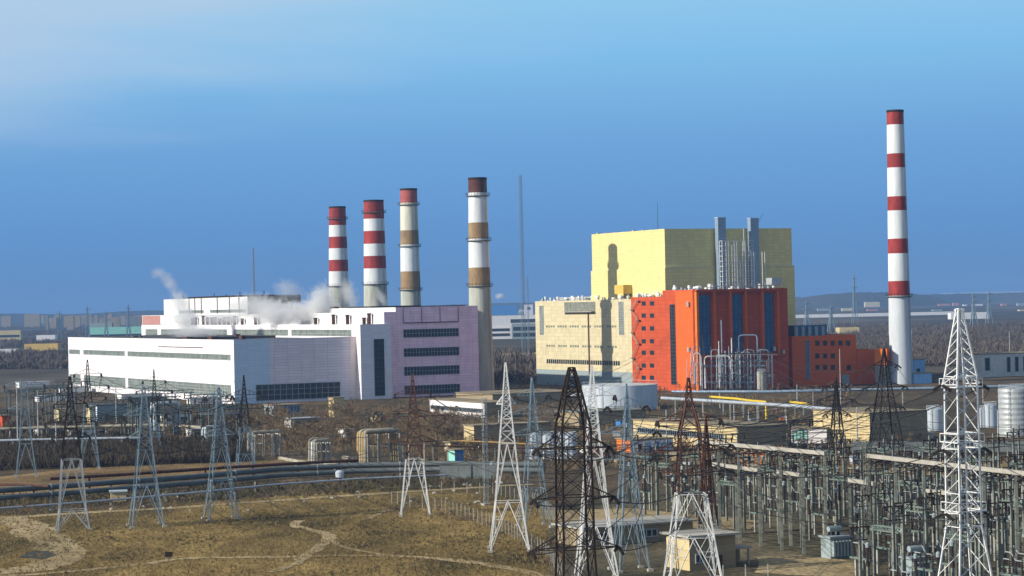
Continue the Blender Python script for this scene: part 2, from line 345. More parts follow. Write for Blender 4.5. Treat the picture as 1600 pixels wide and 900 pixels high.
# ================================================================== WHITE TURBINE HALL and the tall blocks behind it
A = Site(G(367, 632)); A0 = A.P
aU = A.u(557, 560); aV = A.v(107, 560)
zA = A.z(367, 531, 0, 0)
hall = empty('turbine_hall', A.p(0, 0), 'long low white hall with two window bands, in front of the pink end block', 'factory hall', rz=YAW)
b = MB()
block(hall, 0, aU, 0, aV, 0, zA, M['lilac'], M['white'])
# pale blue first bay of the shaded end and the lighter last bay
uB = A.u(421, 560)
MB().box(.02, uB, -.12, -.003, 0, zA+.05).build('end_bay', M['paleblue'], hall)
tag(MB().box(aU-3.0, aU-.02, -.12, -.003, 0, zA+.05).build('end_bay', panel('rosy_panels', (.88,.74,.70), 6, 1.2, .85, .04, .2), hall), 'rosy end bay')
w0, w1 = A.u(400, 615), A.u(531, 612); zt, zb = A.z(465, 599, A.u(465,600), 0), A.z(465, 626, A.u(465,620), 0)
strip_front(hall, w0, w1, max(zb, 1.2), zt, -.12, 14, 'glass', 'frame_grey', 3, bar=.09)
for x0, x1 in ((108.5, 125), (131, 195), (200, 360)):
    v1, v0 = A.v(x0, 553), A.v(x1, 553); zz = A.z(230, 553, 0, A.v(230, 553)); n = max(2, int((v1-v0)/3))
    strip_side(hall, v0, v1, zz-1.3, zz+.9, 0, n, 'glass_pale', 'frame_grey', 1)
    z2 = A.z(360, 602, 0, A.v(360, 600))
    strip_side(hall, v0, v1, 3.0, z2, 0, n, 'glass_pale', 'frame_grey', 4)
v0, v1 = A.v(318, 553), A.v(248, 553)
tag(MB().box(-.5, -.25, v0, v1, zA-3.6, zA-3.4).build('gutter', M['rust'], hall))
# annexe along the foot
b = MB()
# roof clutter
rr = random.Random(3)
for k in range(9):
    v = rr.uniform(10, aV-14); u = rr.uniform(5, aU-10); s = rr.uniform(1.2, 3)
    MB().box(u, u+s, v, v+s*2, zA-.8, zA+rr.uniform(.3, 1.2)).build('roof_unit', M['roof' if k % 2 else 'rust'], hall)
MB().box(4, aU-3, aV*.35, aV*.93, zA-.79, zA+.25).build('roof_lantern', M['roof'], hall)

# deaerator block
uB0 = aU+.01
fwd = -A.v(563, 520, uB0)*1.0
fwd = max(3.0, min(8.0, -A.v(563, 520, uB0)))
Bs = Site(A.p(uB0, -fwd)); bU = Bs.u(612, 560); bV = Bs.v(221, 508)
zB = Bs.z(563, 507, 0, 0)
deaer = empty('service_block', Bs.p(0, 0), 'tall white block with one vertical window strip, between hall and purple end', 'factory block', rz=YAW)
block(deaer, 0, bU, 0, bV, 0, zB, panel('grey_lilac_panels', (.76,.77,.84), 6, 1.2, .82, .05, .2), M['white'])
strip_front(deaer, Bs.u(585, 560), Bs.u(600, 560), 1.5, Bs.z(590, 530, 6, 0), 0, 3, 'glass', 'frame_dark', 12)
for x0, x1 in ((228, 246), (252, 355), (366, 450), (456, 549)):
    v1, v0 = Bs.v(x0, 520), Bs.v(x1, 520); zz = Bs.z(360, 519, 0, Bs.v(360, 519))
    strip_side(deaer, v0, v1, zz-2.0, zz+1.3, 0, max(2, int((v1-v0)/3)), 'glass_pale', 'frame_grey', 2)
# boiler house
q = Bs.v(600, 490, bU)
Cs = Site(Bs.p(bU+.01, q)); cU = Cs.u(748, 560); cV = Cs.v(222, 495); zC = Cs.z(600, 487.5, 0, 0); zE = Cs.z(742, 477.5, cU, 0)
boil = empty('boiler_house', Cs.p(0, 0), 'large purple-ended boiler house with four dark ribbon windows', 'boiler house', rz=YAW)
cs = 5.5
block(boil, 0, cs, 0, cV, 0, zC, M['purple'], M['white2'], rim=.4, name='bunker_bay')
block(boil, cs+.01, cU, 0, cV*.93, 0, zE, M['purple'], M['white2'])
MB().box(-.14, -.003, cV-34, cV-1.0, zB-.5, zC-.2).build('brick_bay', M['pinkbrick'], boil)
wu0, wu1 = Cs.u(631, 550), Cs.u(717, 550)
for y0, y1 in ((515, 527.5), (544.5, 557.5), (573.5, 587), (603, 617)):
    za, zb_ = Cs.z(631, y1, wu0, 0), Cs.z(631, y0, wu0, 0)
    strip_front(boil, wu0, wu1, za, zb_, 0, 18, 'glass', 'frame_grey', 2, bar=.07)
zz = Cs.z(660, 504, wu0, 0)
MB().box(wu0, wu1, -.5, -.05, zz-.15, zz+.15).build('gutter', M['rust'], boil)
for k in range(4):
    x = wu0+(wu1-wu0)*k/3; MB().box(x-.08, x+.08, -.3, -.05, zz, zE-.2).build('downpipe', M['rust'], boil)
# brown stub vents low on the bunker bay and clutter along the roof edge
rr = random.Random(11)
for px in (305, 310, 322, 329, 336, 341, 348, 355, 362, 371, 383, 404, 498, 526, 548, 574, 582):
    v = Cs.v(px, 497); h = rr.uniform(2.2, 4.2)
    MB().cyl((-1.6, v), [(zB-.8, .8), (zB+h, .8), (zB+h, 1.05), (zB+h+.5, 1.0)], 10).build('vent_stub', M['rust'], boil)
for k in range(26):
    v = rr.uniform(2, cV*.9); s = rr.uniform(.5, 1.6); u = cs+rr.uniform(1, 8)
    MB().box(u, u+s*2, v, v+s*2.4, zE-.8, zE+rr.uniform(.2, 1.1)).build('roof_unit', M['roof' if k % 3 else 'rust'], boil)
MB().box(cs+1, cU-4, 4, 9, zE-.8, zE+.35).build('roof_monitor', M['dark'], boil)
MB().box(cs+1, cU-14, 30, 60, zE-.8, zE+.7).build('roof_monitor', M['roof'], boil)
# coal tower block
d0, d1 = Cs.v(388, 480), Cs.v(257, 480); zD = Cs.z(388, 463.5, 0, d0)
coal = empty('bunker_tower', Cs.p(-.35, d0), 'highest white block with a dark roof edge, wreathed in steam at left', 'factory block', rz=YAW)
L = d1-d0
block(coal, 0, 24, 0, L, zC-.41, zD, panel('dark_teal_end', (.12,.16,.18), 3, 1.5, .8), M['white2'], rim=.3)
strip_side(coal, 3, L*.42, zC+1.0, zC+2.4, 0, 22, 'glass_pale', 'frame_grey', 1); strip_side(coal, L*.5, L*.8, zC+1.0, zC+2.4, 0, 16, 'glass_pale', 'frame_grey', 1)
for k, px in enumerate((297, 306, 316, 341, 360, 375)):
    v = Cs.v(px, 480)-d0; MB().box(-.35, -.02, v-.25, v+.25, zC+.5, zD).build('downpipe', M['rust'], coal)
for k in range(14):
    v = rr.uniform(1, L-1); h = rr.uniform(.6, 3.2)
    MB().cyl((rr.uniform(1, 14), v), [(zD-.3, .22), (zD+h, .22)], 8).build('roof_pipe', M['dark'], coal)
MB().box(.6, 20, L*.1, L*.7, zD-.29, zD+.9).build('roof_monitor', M['dark'], coal)
# extra roof strip to the right of the tower seen behind the steam
MB().box(2, 20, -22, -.4, zD-3.5, zD+.4).build('conveyor_head', M['dark'], coal)
# ================================================================== CHIMNEYS
def chimney(label, cxt, yt, cxb, yref, Y, bands, half_top, half_ref, platforms, group, ladder=True, ribbed=False):
    "bands: (y pixel of lower edge, material), measured down the shaft; half widths in pixels at the top and at yref"
    x0 = AT(cxb, yref, Y); top = AT(cxt, yt, Y); loc = Vector((x0.x, Y, 0)); s = Y/F
    e = empty('chimney', loc, label, 'chimney', group)
    zr = AT(cxb, yref, Y).z; rt, rb = half_top*s, half_ref*s
    def rad(z): return rt+(rb-rt)*((top.z-z)/(top.z-zr))
    ms = []; prof = []; z = top.z; cx = cxt
    names = []
    for yb, mn in bands:
        zn = AT(cxb, yb, Y).z if yb else 0.0
        if M[mn] not in ms: ms.append(M[mn])
        names.append((zn, z, ms.index(M[mn]))); z = zn
    names.reverse()
    for (za, zb_, mi) in names:
        k = max(1, int((zb_-za)/6))
        for j in range(k): prof.append((za+(zb_-za)*j/k, rad(za+(zb_-za)*j/k), mi))
    prof.append((top.z, rt, 0))
    prof += [(top.z, rt-.5, 0), (top.z-4, rt-.5, 0)]
    MB().cyl((0, 0), prof, 40).build('shaft', ms, e, smooth=True)
    MB().cyl((0, 0), [(top.z-.9, rt+.02), (top.z-.9, rt+.14), (top.z+.12, rt+.14), (top.z+.12, rt-.3)], 40, cap=False).build('rim', M['dark'], e)
    for yp in platforms:
        zp = AT(cxb, yp, Y).z; r = rad(zp)
        pl = MB().cyl((0, 0), [(zp-.5, r+.02), (zp-.12, r+1.15), (zp+.08, r+1.15), (zp+.08, r+.02)], 40, cap=False).build('platform', M['concdark'], e)
        rb_ = MB(); n = 24
        for i in range(n):
            t = 2*math.pi*i/n; c, q_ = math.cos(t)*(r+1.1), math.sin(t)*(r+1.1); rb_.beam((c, q_, zp), (c, q_, zp+1.3), .05)
            t2 = 2*math.pi*(i+1)/n
            for hz in (.65, 1.3): rb_.beam((c, q_, zp+hz), (math.cos(t2)*(r+1.1), math.sin(t2)*(r+1.1), zp+hz), .045)
        rb_.build('railing', M['dark'], pl)
    if ladder:
        ld = MB(); th = math.radians(-40); zt_ = top.z-1
        for dx in (-.3, .3):
            P0 = Vector((math.cos(th)*(rad(0)+.35), math.sin(th)*(rad(0)+.35), 0)); P1 = Vector((math.cos(th)*(rad(zt_)+.35), math.sin(th)*(rad(zt_)+.35), zt_))
            o_ = Vector((-math.sin(th), math.cos(th), 0))*dx; ld.beam(P0+o_, P1+o_, .06)
        for i in range(int(zt_/1.2)):
            f = i*1.2/zt_; P = P0.lerp(P1, f); ld.beam(P-o_*1, P-o_*0+Vector((0,0,.01)), .04)
        ld.build('ladder', M['concdark'], e)
    return e
Y4 = Cs.p(cU, 0).y + 38
Y4 = 1004.0
chimney('cream chimney with tan bands and a sooty brown top, right of the purple building', 745.5, 278, 750, 470, Y4,
        [(301,'c_dark'),(348,'c_white'),(373,'c_tan'),(418,'c_white'),(446,'c_tan'),(0,'c_conc')], 14.3, 17.4, (306, 376, 447), 'chimneys behind the boiler house')
chimney('cream chimney with tan bands and a faded red top, second from the purple building edge', 637.5, 295, 642, 470, 1200,
        [(317,'c_pink'),(360,'c_cream'),(382,'c_tan'),(424,'c_white'),(452,'c_tan'),(0,'c_conc')], 13.2, 15.8, (320, 385, 453), 'chimneys behind the boiler house')
chimney('thick red and white banded chimney, third from the purple building edge', 583, 313, 587, 470, 1235,
        [(342,'c_red'),(361,'c_white'),(381,'c_red'),(400,'c_white'),(419.5,'c_red'),(444,'c_white'),(0,'c_conc')], 15.5, 18.5, (332, 444), 'chimneys behind the boiler house')
chimney('leftmost red and white banded chimney, rising from the steam', 526, 323, 530, 470, 1335,
        [(352,'c_red'),(370,'c_white'),(388,'c_red'),(406,'c_white'),(424,'c_red'),(447,'c_white'),(0,'c_conc')], 12.9, 16.2, (342, 447), 'chimneys behind the boiler house')
chimney('tallest white chimney with five crimson bands, standing alone at the right', 1399, 172.5, 1405, 462, 1000,
        [(195,'c_red'),(240,'c_white'),(262,'c_red'),(307,'c_white'),(329,'c_red'),(373,'c_white'),(396,'c_red'),(439,'c_white'),(462,'c_red'),(0,'c_grey')], 13.0, 16.6, (463,), 'lone chimney')
# ================================================================== RED BUILDING, BEIGE WING, YELLOW BLOCK
Q = Site(G(1087, 613)); rU = Q.u(1232, 540); zR = Q.z(1087, 452.5, 0, 0)
vR = Q.v(987, 520); vT = Q.v(1035, 455); vW = Q.v(837, 520); zRl = Q.z(987, 464.5, 0, vR); zW = Q.z(985, 467.5, 0, vR+1)
red = empty('red_building', Q.p(0, 0), 'bright red-orange plant building with tall blue windows and pilasters', 'power plant building', rz=YAW)
block(red, 0, rU, 0, vT, 0, zR, M['red'], M['red'])
block(red, .02, rU-.02, vT+.01, vR, 0, zRl, M['red'], M['red'])
MB().box(-.25, -.003, .4, Q.v(1057, 500), 0, zR-.3).build('corner_cladding', M['rib'], red)
# tall blue windows and pilasters on the shaded front
zw0, zw1 = Q.z(1100, 553, 5, 0), Q.z(1100, 461, 5, 0)
for x0, x1 in ((1091.5, 1110), (1142, 1159.5), (1192, 1208.5)):
    strip_front(red, Q.u(x0, 510), Q.u(x1, 510), zw0, zw1, 0, 3, 'glass_blue', 'frame_dark', 14, bar=.05)
for px in (1087.6, 1114.5, 1139.5, 1163.5, 1189.5, 1213.5):
    u = Q.u(px, 510); MB().box(u-.55, u+.55, -1.7, -.003, zw0-1 if px > 1090 else 0, zR-1.1).build('pilaster', M['orange'] if px < 1090 else M['rib'], red)
MB().box(.3, rU*.93, -1.9, -.003, zR-1.09, zR+.02).build('cornice', M['red'], red)
MB().box(.3, rU*.93, -1.2, -.003, zw0-2.2, zw0-1.2).build('sill_band', M['red'], red)
# small paired windows and stair strip on sunlit side
for py in (474, 493, 513, 533, 551, 571, 590):
    for px in (1006, 1019):
        v = Q.v(px, py); z = Q.z(px, py, 0, v)
        strip_side(red, v-1.6, v+1.6, z-.85, z+.85, .0, 2, 'glass', 'frame_dark', 1, bar=.10)
v0, v1 = Q.v(1055.5, 530), Q.v(1048, 530)
strip_side(red, v0, v1, 3, Q.z(1050, 476, 0, v0), .0, 2, 'glass', 'frame_dark', 22, bar=.1)
# outside escape stair on the sunlit side
st = MB(); va, vb = Q.v(1000, 530), Q.v(990, 530); zs = [Q.z(995, y, 0, va) for y in (600, 575, 560, 537, 520, 500, 484, 470)]
for i in range(len(zs)-1):
    a, b_ = (va, vb) if i % 2 else (vb, va)
    st.beam((-1.2, a, zs[i]), (-1.2, b_, zs[i+1]), .14); st.beam((-1.2, a, zs[i]+1), (-1.2, b_, zs[i+1]+1), .07)
    st.box(-1.8, -.05, b_-1.2, b_+1.2, zs[i+1]-.1, zs[i+1]+.1)
st.build('escape_stair', M['lag'], red)
def roof_kit(par, n, u0, u1, v0, v1, z, seed, names=('roof_fan', 'roof_unit')):
    rr = random.Random(seed)
    for k in range(n):
        u, v = rr.uniform(u0, u1), rr.uniform(v0, v1); h = rr.uniform(1.0, 3.2); r = rr.uniform(.4, 1.1)
        if k % 2: MB().cyl((u, v), [(z, r*.7), (z+h*.6, r*.7), (z+h*.6, r*1.1), (z+h, r*.9)], 12).build(names[0], M['silver'], par)
        else: MB().box(u, u+r*2, v, v+r*1.6, z, z+h*.7).build(names[1], M['galv'], par)
roof_kit(red, 26, 1, rU-2, 1.0, 12, zR-.8, 5)
roof_kit(red, 10, 1, 10, 2, vT-2, zR-.8, 6)
pf = MB(); ub = rU*.96
pf.box(Q.u(1116, 450), Q.u(1222, 450), .8, 2.2, zR+1.1, zR+1.5); pf.box(Q.u(1207,440), Q.u(1222,440), .5, 5, zR+1.5, zR+4.5)
for k in range(12): pf.beam((Q.u(1116,450)+k*3.3, 1, zR-.5), (Q.u(1116,450)+k*3.3, 1, zR+2.6), .09)
pf.build('roof_walkway', M['galv'], red)
# lamps, fans on the face
for px, py in ((1078, 475), (1079, 546), (1120, 548), (1208, 545), (1222, 550)):
    u = Q.u(px, py) if px > 1087 else 0
    if px > 1087: MB().cyl((u, -1.0), [(Q.z(px, py, u, 0)-.9, .7), (Q.z(px, py, u, 0)+.9, .7)], 10).build('wall_fan', M['galv'], red)
    else:
        v = Q.v(px, py); MB().cyl((-.9, v), [(Q.z(px, py, 0, v)-.9, .7), (Q.z(px, py, 0, v)+.9, .7)], 10).build('wall_fan', M['galv'], red)
# beige wing
bw = empty('beige_wing', Q.p(.02, vR+.02), 'stained beige panel wing joined to the left of the red building', 'power plant building', rz=YAW)
Lw = vW-vR
block(bw, 0, 40, 0, Lw, 0, zW, M['beige'], M['beige'], roof='roof_tan')
def BV(px, py=520): return Q.v(px, py)-vR
MB().box(-.18, -.003, .3, Lw-.3, 0, 7.5).build('plinth', M['greypaint'], bw)
g0, g1 = BV(892), BV(884); zg = Q.z(885, 487, 0, vR+BV(885))
r0, r1 = BV(931), BV(883)
MB().box(-.2, -.003, r0, r1, zg+.2, zW-.8).build('loading_recess', M['concdark'], bw)
MB().box(-2.2, -.21, r0, r1, zg-.3, zg+.1).build('balcony', M['concrete'], bw)
for px0, px1, ya, yb in ((844, 850, 478, 523), (968, 975, 472, 523)):
    v0_, v1_ = BV(px1), BV(px0); strip_side(bw, v0_, v1_, Q.z(px0, yb, 0, vR+v0_), Q.z(px0, ya, 0, vR+v0_), 0, 2, 'glass_pale', 'frame_grey', 14, bar=.12)
for py, n, x0, x1 in ((566, 34, 853, 968), (541, 30, 853, 968), (510, 30, 853, 968)):
    v0_, v1_ = BV(x1), BV(x0)
    for k in range(n):
        v = v0_+(v1_-v0_)*(k+.5)/n; z = Q.z(910, py, 0, vR+BV(910))
        if py < 560 and (k*7) % 5 < 1: continue
        hh = 1.0 if py == 566 else .45
        MB().box(-.14, -.003, v-.75, v+.75, z-hh, z+hh).build('window', M['glass' if py == 566 else 'glass_pale'], bw)
MB().box(-.35, -.003, BV(921), BV(919.5), 6, zg).build('downpipe', M['rust'], bw)
roof_kit(bw, 50, .5, 6, 2, Lw-2, zW-.8, 21)
roof_kit(bw, 24, .5, 4, -(vR-vT)+2, 0, zRl-.8, 22)
MB().box(8, 14, Lw*.35, Lw*.9, zW-.8, zW+1.7).build('roof_monitor', M['galv'], bw)
# yellow block
vY = vT*1.15; Ys0 = Site(Q.p(0, vY)); uY = Ys0.u(1040, 440)
Y_ = Site(Q.p(uY, vY)); yU = Y_.u(1237.5, 400); yV = Y_.v(925.5, 420); zY = Y_.z(1040, 357.5, 0, 0); zyl = Y_.z(1040, 418, 0, 0)
yel = empty('yellow_block', Y_.p(0, 0), 'huge plain yellow block rising behind the red building', 'power plant building', rz=YAW)
block(yel, 0, yU, 0, yV, zyl, zY, M['yellow'], M['yellow'], roof='roof_tan')
block(yel, -.45, yU+.9, -.45, yV+.6, 0, zyl+.01, M['yellow'], M['yellow'], name='lower_wall', rim=.35)
MB().box(-.3, yU+.3, -.75, -.46, zyl-.05, zyl+.12).build('flashing', M['white'], yel)
dv0, dv1 = Y_.v(989, 450), Y_.v(975, 450)
MB().box(-5, -.46, dv0, dv1, Y_.z(980, 459, 0, dv0), Y_.z(980, 445, 0, dv0)).build('side_porch', panel('ochre_cladding', (.70,.47,.10), 3, 1.4, .9), yel)
rr = random.Random(31)
for k in range(8): MB().box(1, 2.5, (k+.5)*yV/8, (k+.5)*yV/8+1.5, zY-.8, zY+rr.uniform(.1,.8)).build('roof_unit', M['galv'], yel)
# two metal ducts up the yellow front, each its own thing
def front_thing(name, label, cat, px, py=440, vv=0, group=None):
    u = Y_.u(px, py, vv); return empty(name, Y_.p(u, vv), label, cat, group, YAW), u
for (px, x0, x1, yt, label) in ((1122, 1115, 1129.5, 341, 'silver metal duct inside the scaffold frame on the yellow front'), (1173, 1165.5, 1180.5, 342, 'plain blue-grey metal duct right of the scaffold on the yellow front')):
    e, u = front_thing('air_duct', label, 'duct', px, 400, 0, 'metal ducts on the yellow front')
    w = (Y_.u(x1, 400)-Y_.u(x0, 400))/2*.84; zt = Y_.z(px, yt, u, 0)
    MB().box(-w, w, -3.8, -1.2, zR-1, zt).build('casing', M['alublue'], e)
    b = MB()
    for k in range(12):
        z = zR+(zt-zR)*k/11; b.box(-w-.12, w+.12, -3.95, -1.1, z-.12, z+.12)
    b.build('stiffener', M['alublue'], e); MB().box(-w-.18, w+.18, -4.0, -1.0, zt, zt+.35).build('cap', M['alu'], e)
e, u = front_thing('scaffold_tower', 'white steel scaffold tower around pipes on the yellow front', 'scaffold', 1148, 400, 0)
b = MB(); xs = [Y_.u(p, 410)-u for p in (1114, 1124, 1137, 1150, 1163, 1180)]; zt = Y_.z(1148, 377, u, 0); z0_ = zR-1
nl = 10
for x in xs:
    for y in (-8, -5.9): b.beam((x, y, z0_), (x, y, zt if x < xs[4] else zt-5), .16)
for k in range(nl+1):
    z = z0_+(zt-z0_)*k/nl; b.beam((xs[0], -8, z), (xs[-2], -8, z), .11); b.beam((xs[0], -5.9, z), (xs[-2], -5.9, z), .11); b.beam((xs[0], -8, z+1.1), (xs[-2], -8, z+1.1), .06)
    b.beam((xs[0], -8, z), (xs[0], -5.9, z), .1)
b.build('frame', M['silver'], e)
for k in range(nl):
    z = z0_+(zt-z0_)*k/nl; i = k % 4; b = MB().beam((xs[i], -8, z), (xs[i+1], -8, z+(zt-z0_)/nl), .09)
    b.beam((xs[i+1], -8, z), (xs[i], -8, z+(zt-z0_)/nl), .07); b.build('brace', M['galv'], e)
for k, px in enumerate((1136, 1143, 1150, 1156, 1131, 1139, 1160, 1147)):
    x = Y_.u(px, 410)-u; zz = zt-(3, 9, -5.5, 6, 2, 12, 4, 8)[k]; MB().tube([(x, -7, z0_), (x, -7, zz)], .38 if k < 2 else .2, 8).build('pipe', M['silver' if k % 2 else 'galv'], e)
e = empty('aerial', Y_.p(Y_.u(1185, 352), 4, zY-.8), 'thin leaning aerial with a dark foot on the yellow roof', 'aerial', rz=YAW)
MB().beam((0,0,0), (5.2,0,7.6), .13, w2=.05).build('boom', M['dark'], e); MB().box(-.9,.7,-.6,.6,0,1.3).build('foot', M['dark'], e)
e = empty('lightning_rod', Y_.p(Y_.u(1028, 357, 8), 8, zY-.8), 'thin upright rod on the yellow roof edge', 'rod')
MB().beam((0,0,0), (0,0,13), .12, w2=.05).build('rod', M['dark'], e); MB().box(-.4,.4,-.4,.4,0,.6).build('base', M['dark'], e)
# right low red annexe
S = Site(Q.p(rU+1, 9)); 
def annex_face(x0, x1, yt, yb, v, dep, m, name, label, cat='building'):
    u0, u1 = S.u(x0, 560, v), S.u(x1, 560, v); z = S.z((x0+x1)/2, yt, (u0+u1)/2, v)
    e = empty(name, S.p(u0, v), label, cat, rz=YAW); block(e, 0, u1-u0, 0, dep, 0, z, m, m, roof='roof'); return e, u0, u1, z
an, u0, u1, za = annex_face(1238, 1338, 524, 612, 0, 30, M['rib'], 'red_annexe', 'lower red building with rows of small square windows')
for py, pxs in ((536, (1277, 1289, 1301, 1313, 1325)), (556, (1277, 1289, 1301)), (574, (1277, 1289, 1301, 1326))):
    for px in pxs:
        u = S.u(px, py)-u0; z = S.z(px, py, u0+u, 0); strip_front(an, u-.95, u+.95, z-1, z+1, 0, 2, 'glass', 'frame_dark', 1, bar=.09)
ux = S.u(1262, 560)-u0; strip_front(an, ux-.9, ux+.9, 3, za-2, 0, 2, 'glass_blue', 'frame_grey', 14, bar=.08)
MB().box(S.u(1316,600)-u0, S.u(1327,600)-u0, -.2, -.003, 0, 4.5).build('gate', M['greypaint'], an)
ub0, ub1 = S.u(1244, 515)-u0, S.u(1296, 515)-u0; zt = S.z(1265, 508, u0+ub0, 3)
MB().box(ub0, ub1, 2, 9, za-.8, zt).build('roof_plant_room', M['glass_blue'], an)
for k in range(5): MB().box(ub0+(ub1-ub0)*(k+.1)/5, ub0+(ub1-ub0)*(k+.55)/5, 1.5, 1.99, za, zt-.6).build('cooler', M['greypaint'], an)
an2, u0, u1, za2 = annex_face(1338.5, 1367.5, 546, 612, 0, 22, M['rib'], 'red_extension', 'small red extension at the right end of the red building')
Pe = AT(1367.5, 600, S.p(S.u(1367.5, 560), 0).y-16); we = 32*Pe.y/F; he = AT(1375, 545, Pe.y).z; hm = AT(1375, 570, Pe.y).z
an3 = empty('orange_extension', (Pe.x, Pe.y, 0), 'bright orange boxy extension above grey glazing beside the white chimney foot', 'building', rz=-.42)
block(an3, 0, we*.62, 0, 10, hm, he, M['orange'], M['red'], name='upper_wall'); MB().box(.3, we*.62-.3, .3, 9, 0, hm).build('lower_wall', M['greypaint'], an3)
strip_front(an3, .6, we*.55, .8, hm-.6, .3, 4, 'glass_pale', 'frame_grey', 3)
# ================================================================== LATTICE PYLONS
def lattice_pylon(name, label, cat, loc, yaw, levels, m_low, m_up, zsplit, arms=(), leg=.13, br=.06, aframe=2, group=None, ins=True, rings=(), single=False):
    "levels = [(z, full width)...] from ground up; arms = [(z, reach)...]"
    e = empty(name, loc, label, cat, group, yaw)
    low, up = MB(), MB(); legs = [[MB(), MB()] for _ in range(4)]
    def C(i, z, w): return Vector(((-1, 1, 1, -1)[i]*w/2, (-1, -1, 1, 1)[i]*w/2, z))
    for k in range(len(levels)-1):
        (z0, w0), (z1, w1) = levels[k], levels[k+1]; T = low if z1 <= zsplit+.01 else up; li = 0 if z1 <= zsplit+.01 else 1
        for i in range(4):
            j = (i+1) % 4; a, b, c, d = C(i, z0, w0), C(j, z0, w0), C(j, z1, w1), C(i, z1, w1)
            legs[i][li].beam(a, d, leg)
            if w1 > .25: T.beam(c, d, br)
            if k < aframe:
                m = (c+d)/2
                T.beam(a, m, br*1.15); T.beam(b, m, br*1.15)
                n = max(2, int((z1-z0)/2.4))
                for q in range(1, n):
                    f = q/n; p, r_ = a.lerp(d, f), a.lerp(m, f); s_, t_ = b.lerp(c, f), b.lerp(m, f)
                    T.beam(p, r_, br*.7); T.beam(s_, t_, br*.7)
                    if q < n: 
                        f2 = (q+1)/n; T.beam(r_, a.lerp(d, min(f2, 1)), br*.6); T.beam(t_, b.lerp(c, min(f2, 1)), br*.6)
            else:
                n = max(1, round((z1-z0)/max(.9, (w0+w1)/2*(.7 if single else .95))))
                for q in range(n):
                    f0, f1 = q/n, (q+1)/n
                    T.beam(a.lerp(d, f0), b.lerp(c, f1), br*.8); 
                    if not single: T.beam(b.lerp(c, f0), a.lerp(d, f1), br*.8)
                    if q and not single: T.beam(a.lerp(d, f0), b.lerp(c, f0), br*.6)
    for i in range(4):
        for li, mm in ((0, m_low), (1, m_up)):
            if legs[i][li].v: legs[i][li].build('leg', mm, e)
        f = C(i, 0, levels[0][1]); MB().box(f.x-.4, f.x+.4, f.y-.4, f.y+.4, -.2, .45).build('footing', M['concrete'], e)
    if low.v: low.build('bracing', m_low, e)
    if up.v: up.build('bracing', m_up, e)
    def wid(z):
        for (z0, w0), (z1, w1) in zip(levels, levels[1:]):
            if z0 <= z <= z1: return w0+(w1-w0)*(z-z0)/(z1-z0)
        return levels[-1][1]
    for za_, reach in arms:
        mm = m_up if za_ > zsplit else m_low; w = wid(za_); w2 = wid(za_+1.3)
        for sx in (-1, 1):
            b = MB(); tip = Vector((sx*reach, 0, za_))
            for sy in (-1, 1):
                r0_ = Vector((sx*w/2, sy*w/2, za_)); r1_ = Vector((sx*w2/2, sy*w2/2, za_+1.3))
                b.beam(r0_, tip, br*1.2); b.beam(r1_, tip, br)
                for q in (.25, .5, .75): b.beam(r0_.lerp(tip, q), r1_.lerp(tip, q), br*.6)
            for q in (.2, .4, .6, .8): b.beam(Vector((sx*w/2, w/2, za_)).lerp(tip, q), Vector((sx*w/2, -w/2, za_)).lerp(tip, q), br*.6)
            arm = b.build('crossarm', mm, e)
            if ins:
                for sy in (-1, 1):
                    s_ = MB(); p0 = tip; p1 = tip+Vector((0, sy*2.0, -.7)); s_.tube([p0, p1], .05, 5)
                    for q in range(9): c_ = p0.lerp(p1, .15+q*.09); s_.beam(c_, c_+(p1-p0).normalized()*.07, .17, n=8)
                    s_.build('insulator', M['porcelain'], arm)
                j = MB(); j.tube([tip+Vector((0, 2*math.sin(t), -.7-1.3*math.cos(t)*math.cos(t))) for t in [math.pi*(q/8-.5) for q in range(9)]], .035, 4); j.build('jumper', M['wire'], arm)
    for zr_, ex in rings:
        w = wid(zr_)+ex; b = MB()
        for i in range(4): b.beam(C(i, zr_, w), C((i+1)%4, zr_, w), br*1.3); b.beam(C(i, zr_+1, w), C((i+1)%4, zr_+1, w), br*.8); b.beam(C(i, zr_, w), C(i, zr_+1, w), br*.8)
        b.build('platform', m_up, e)
    e['arms'] = 0
    return e
TIPS = {}
def pyl(key, name, label, bx, by, tx, ty, wpx, prof, ml, mu, split, arms, yaw=12, group=None, **kw):
    "bx,by pixel of the base centre; ty pixel of the tip; wpx base width in pixels; prof = [(fraction of height, fraction of base width)]"
    P = G(bx, by); Hh = AT(tx, ty, P.y).z; w = wpx*P.y/F/(math.cos(math.radians(yaw))+math.sin(math.radians(abs(yaw))))*1.0
    lv = [(f*Hh, g*w) for f, g in prof]
    am = [(f*Hh, r) for f, r in arms]; ya = math.radians(yaw)
    lattice_pylon(name, label, 'pylon', (P.x, P.y, 0), ya, lv, M[ml], M[mu], split*Hh, am, group=group, **kw)
    T = []
    for z, r in am:
        for s in (-1, 1): T.append(Vector((P.x+s*r*math.cos(ya), P.y+s*r*math.sin(ya), z-.6)))
    TIPS[key] = T; return P, Hh
PA = [(0,1), (.25,.66), (.45,.45), (.62,.30), (.78,.18), (.90,.09), (1,.03)]
PW = [(0,1), (.26,.66), (.57,.39), (.70,.27), (.88,.12), (1,.02)]
GL = 'lattice pylons on the left of the field'; GR = 'lattice pylons at the switchyard'
pyl('p1', 'lattice_pylon', 'pylon with black upper half and pale legs, nearest the dirt patch', 114, 828, 107.5, 588, 60, [(0,1),(.13,.82),(.46,.60),(.66,.38),(.8,.2),(1,.04)], 'galv', 'dark', .46, ((.60,3.4),(.70,4.6),(.82,3.0)), 14, GL, aframe=2, leg=.13, br=.065)
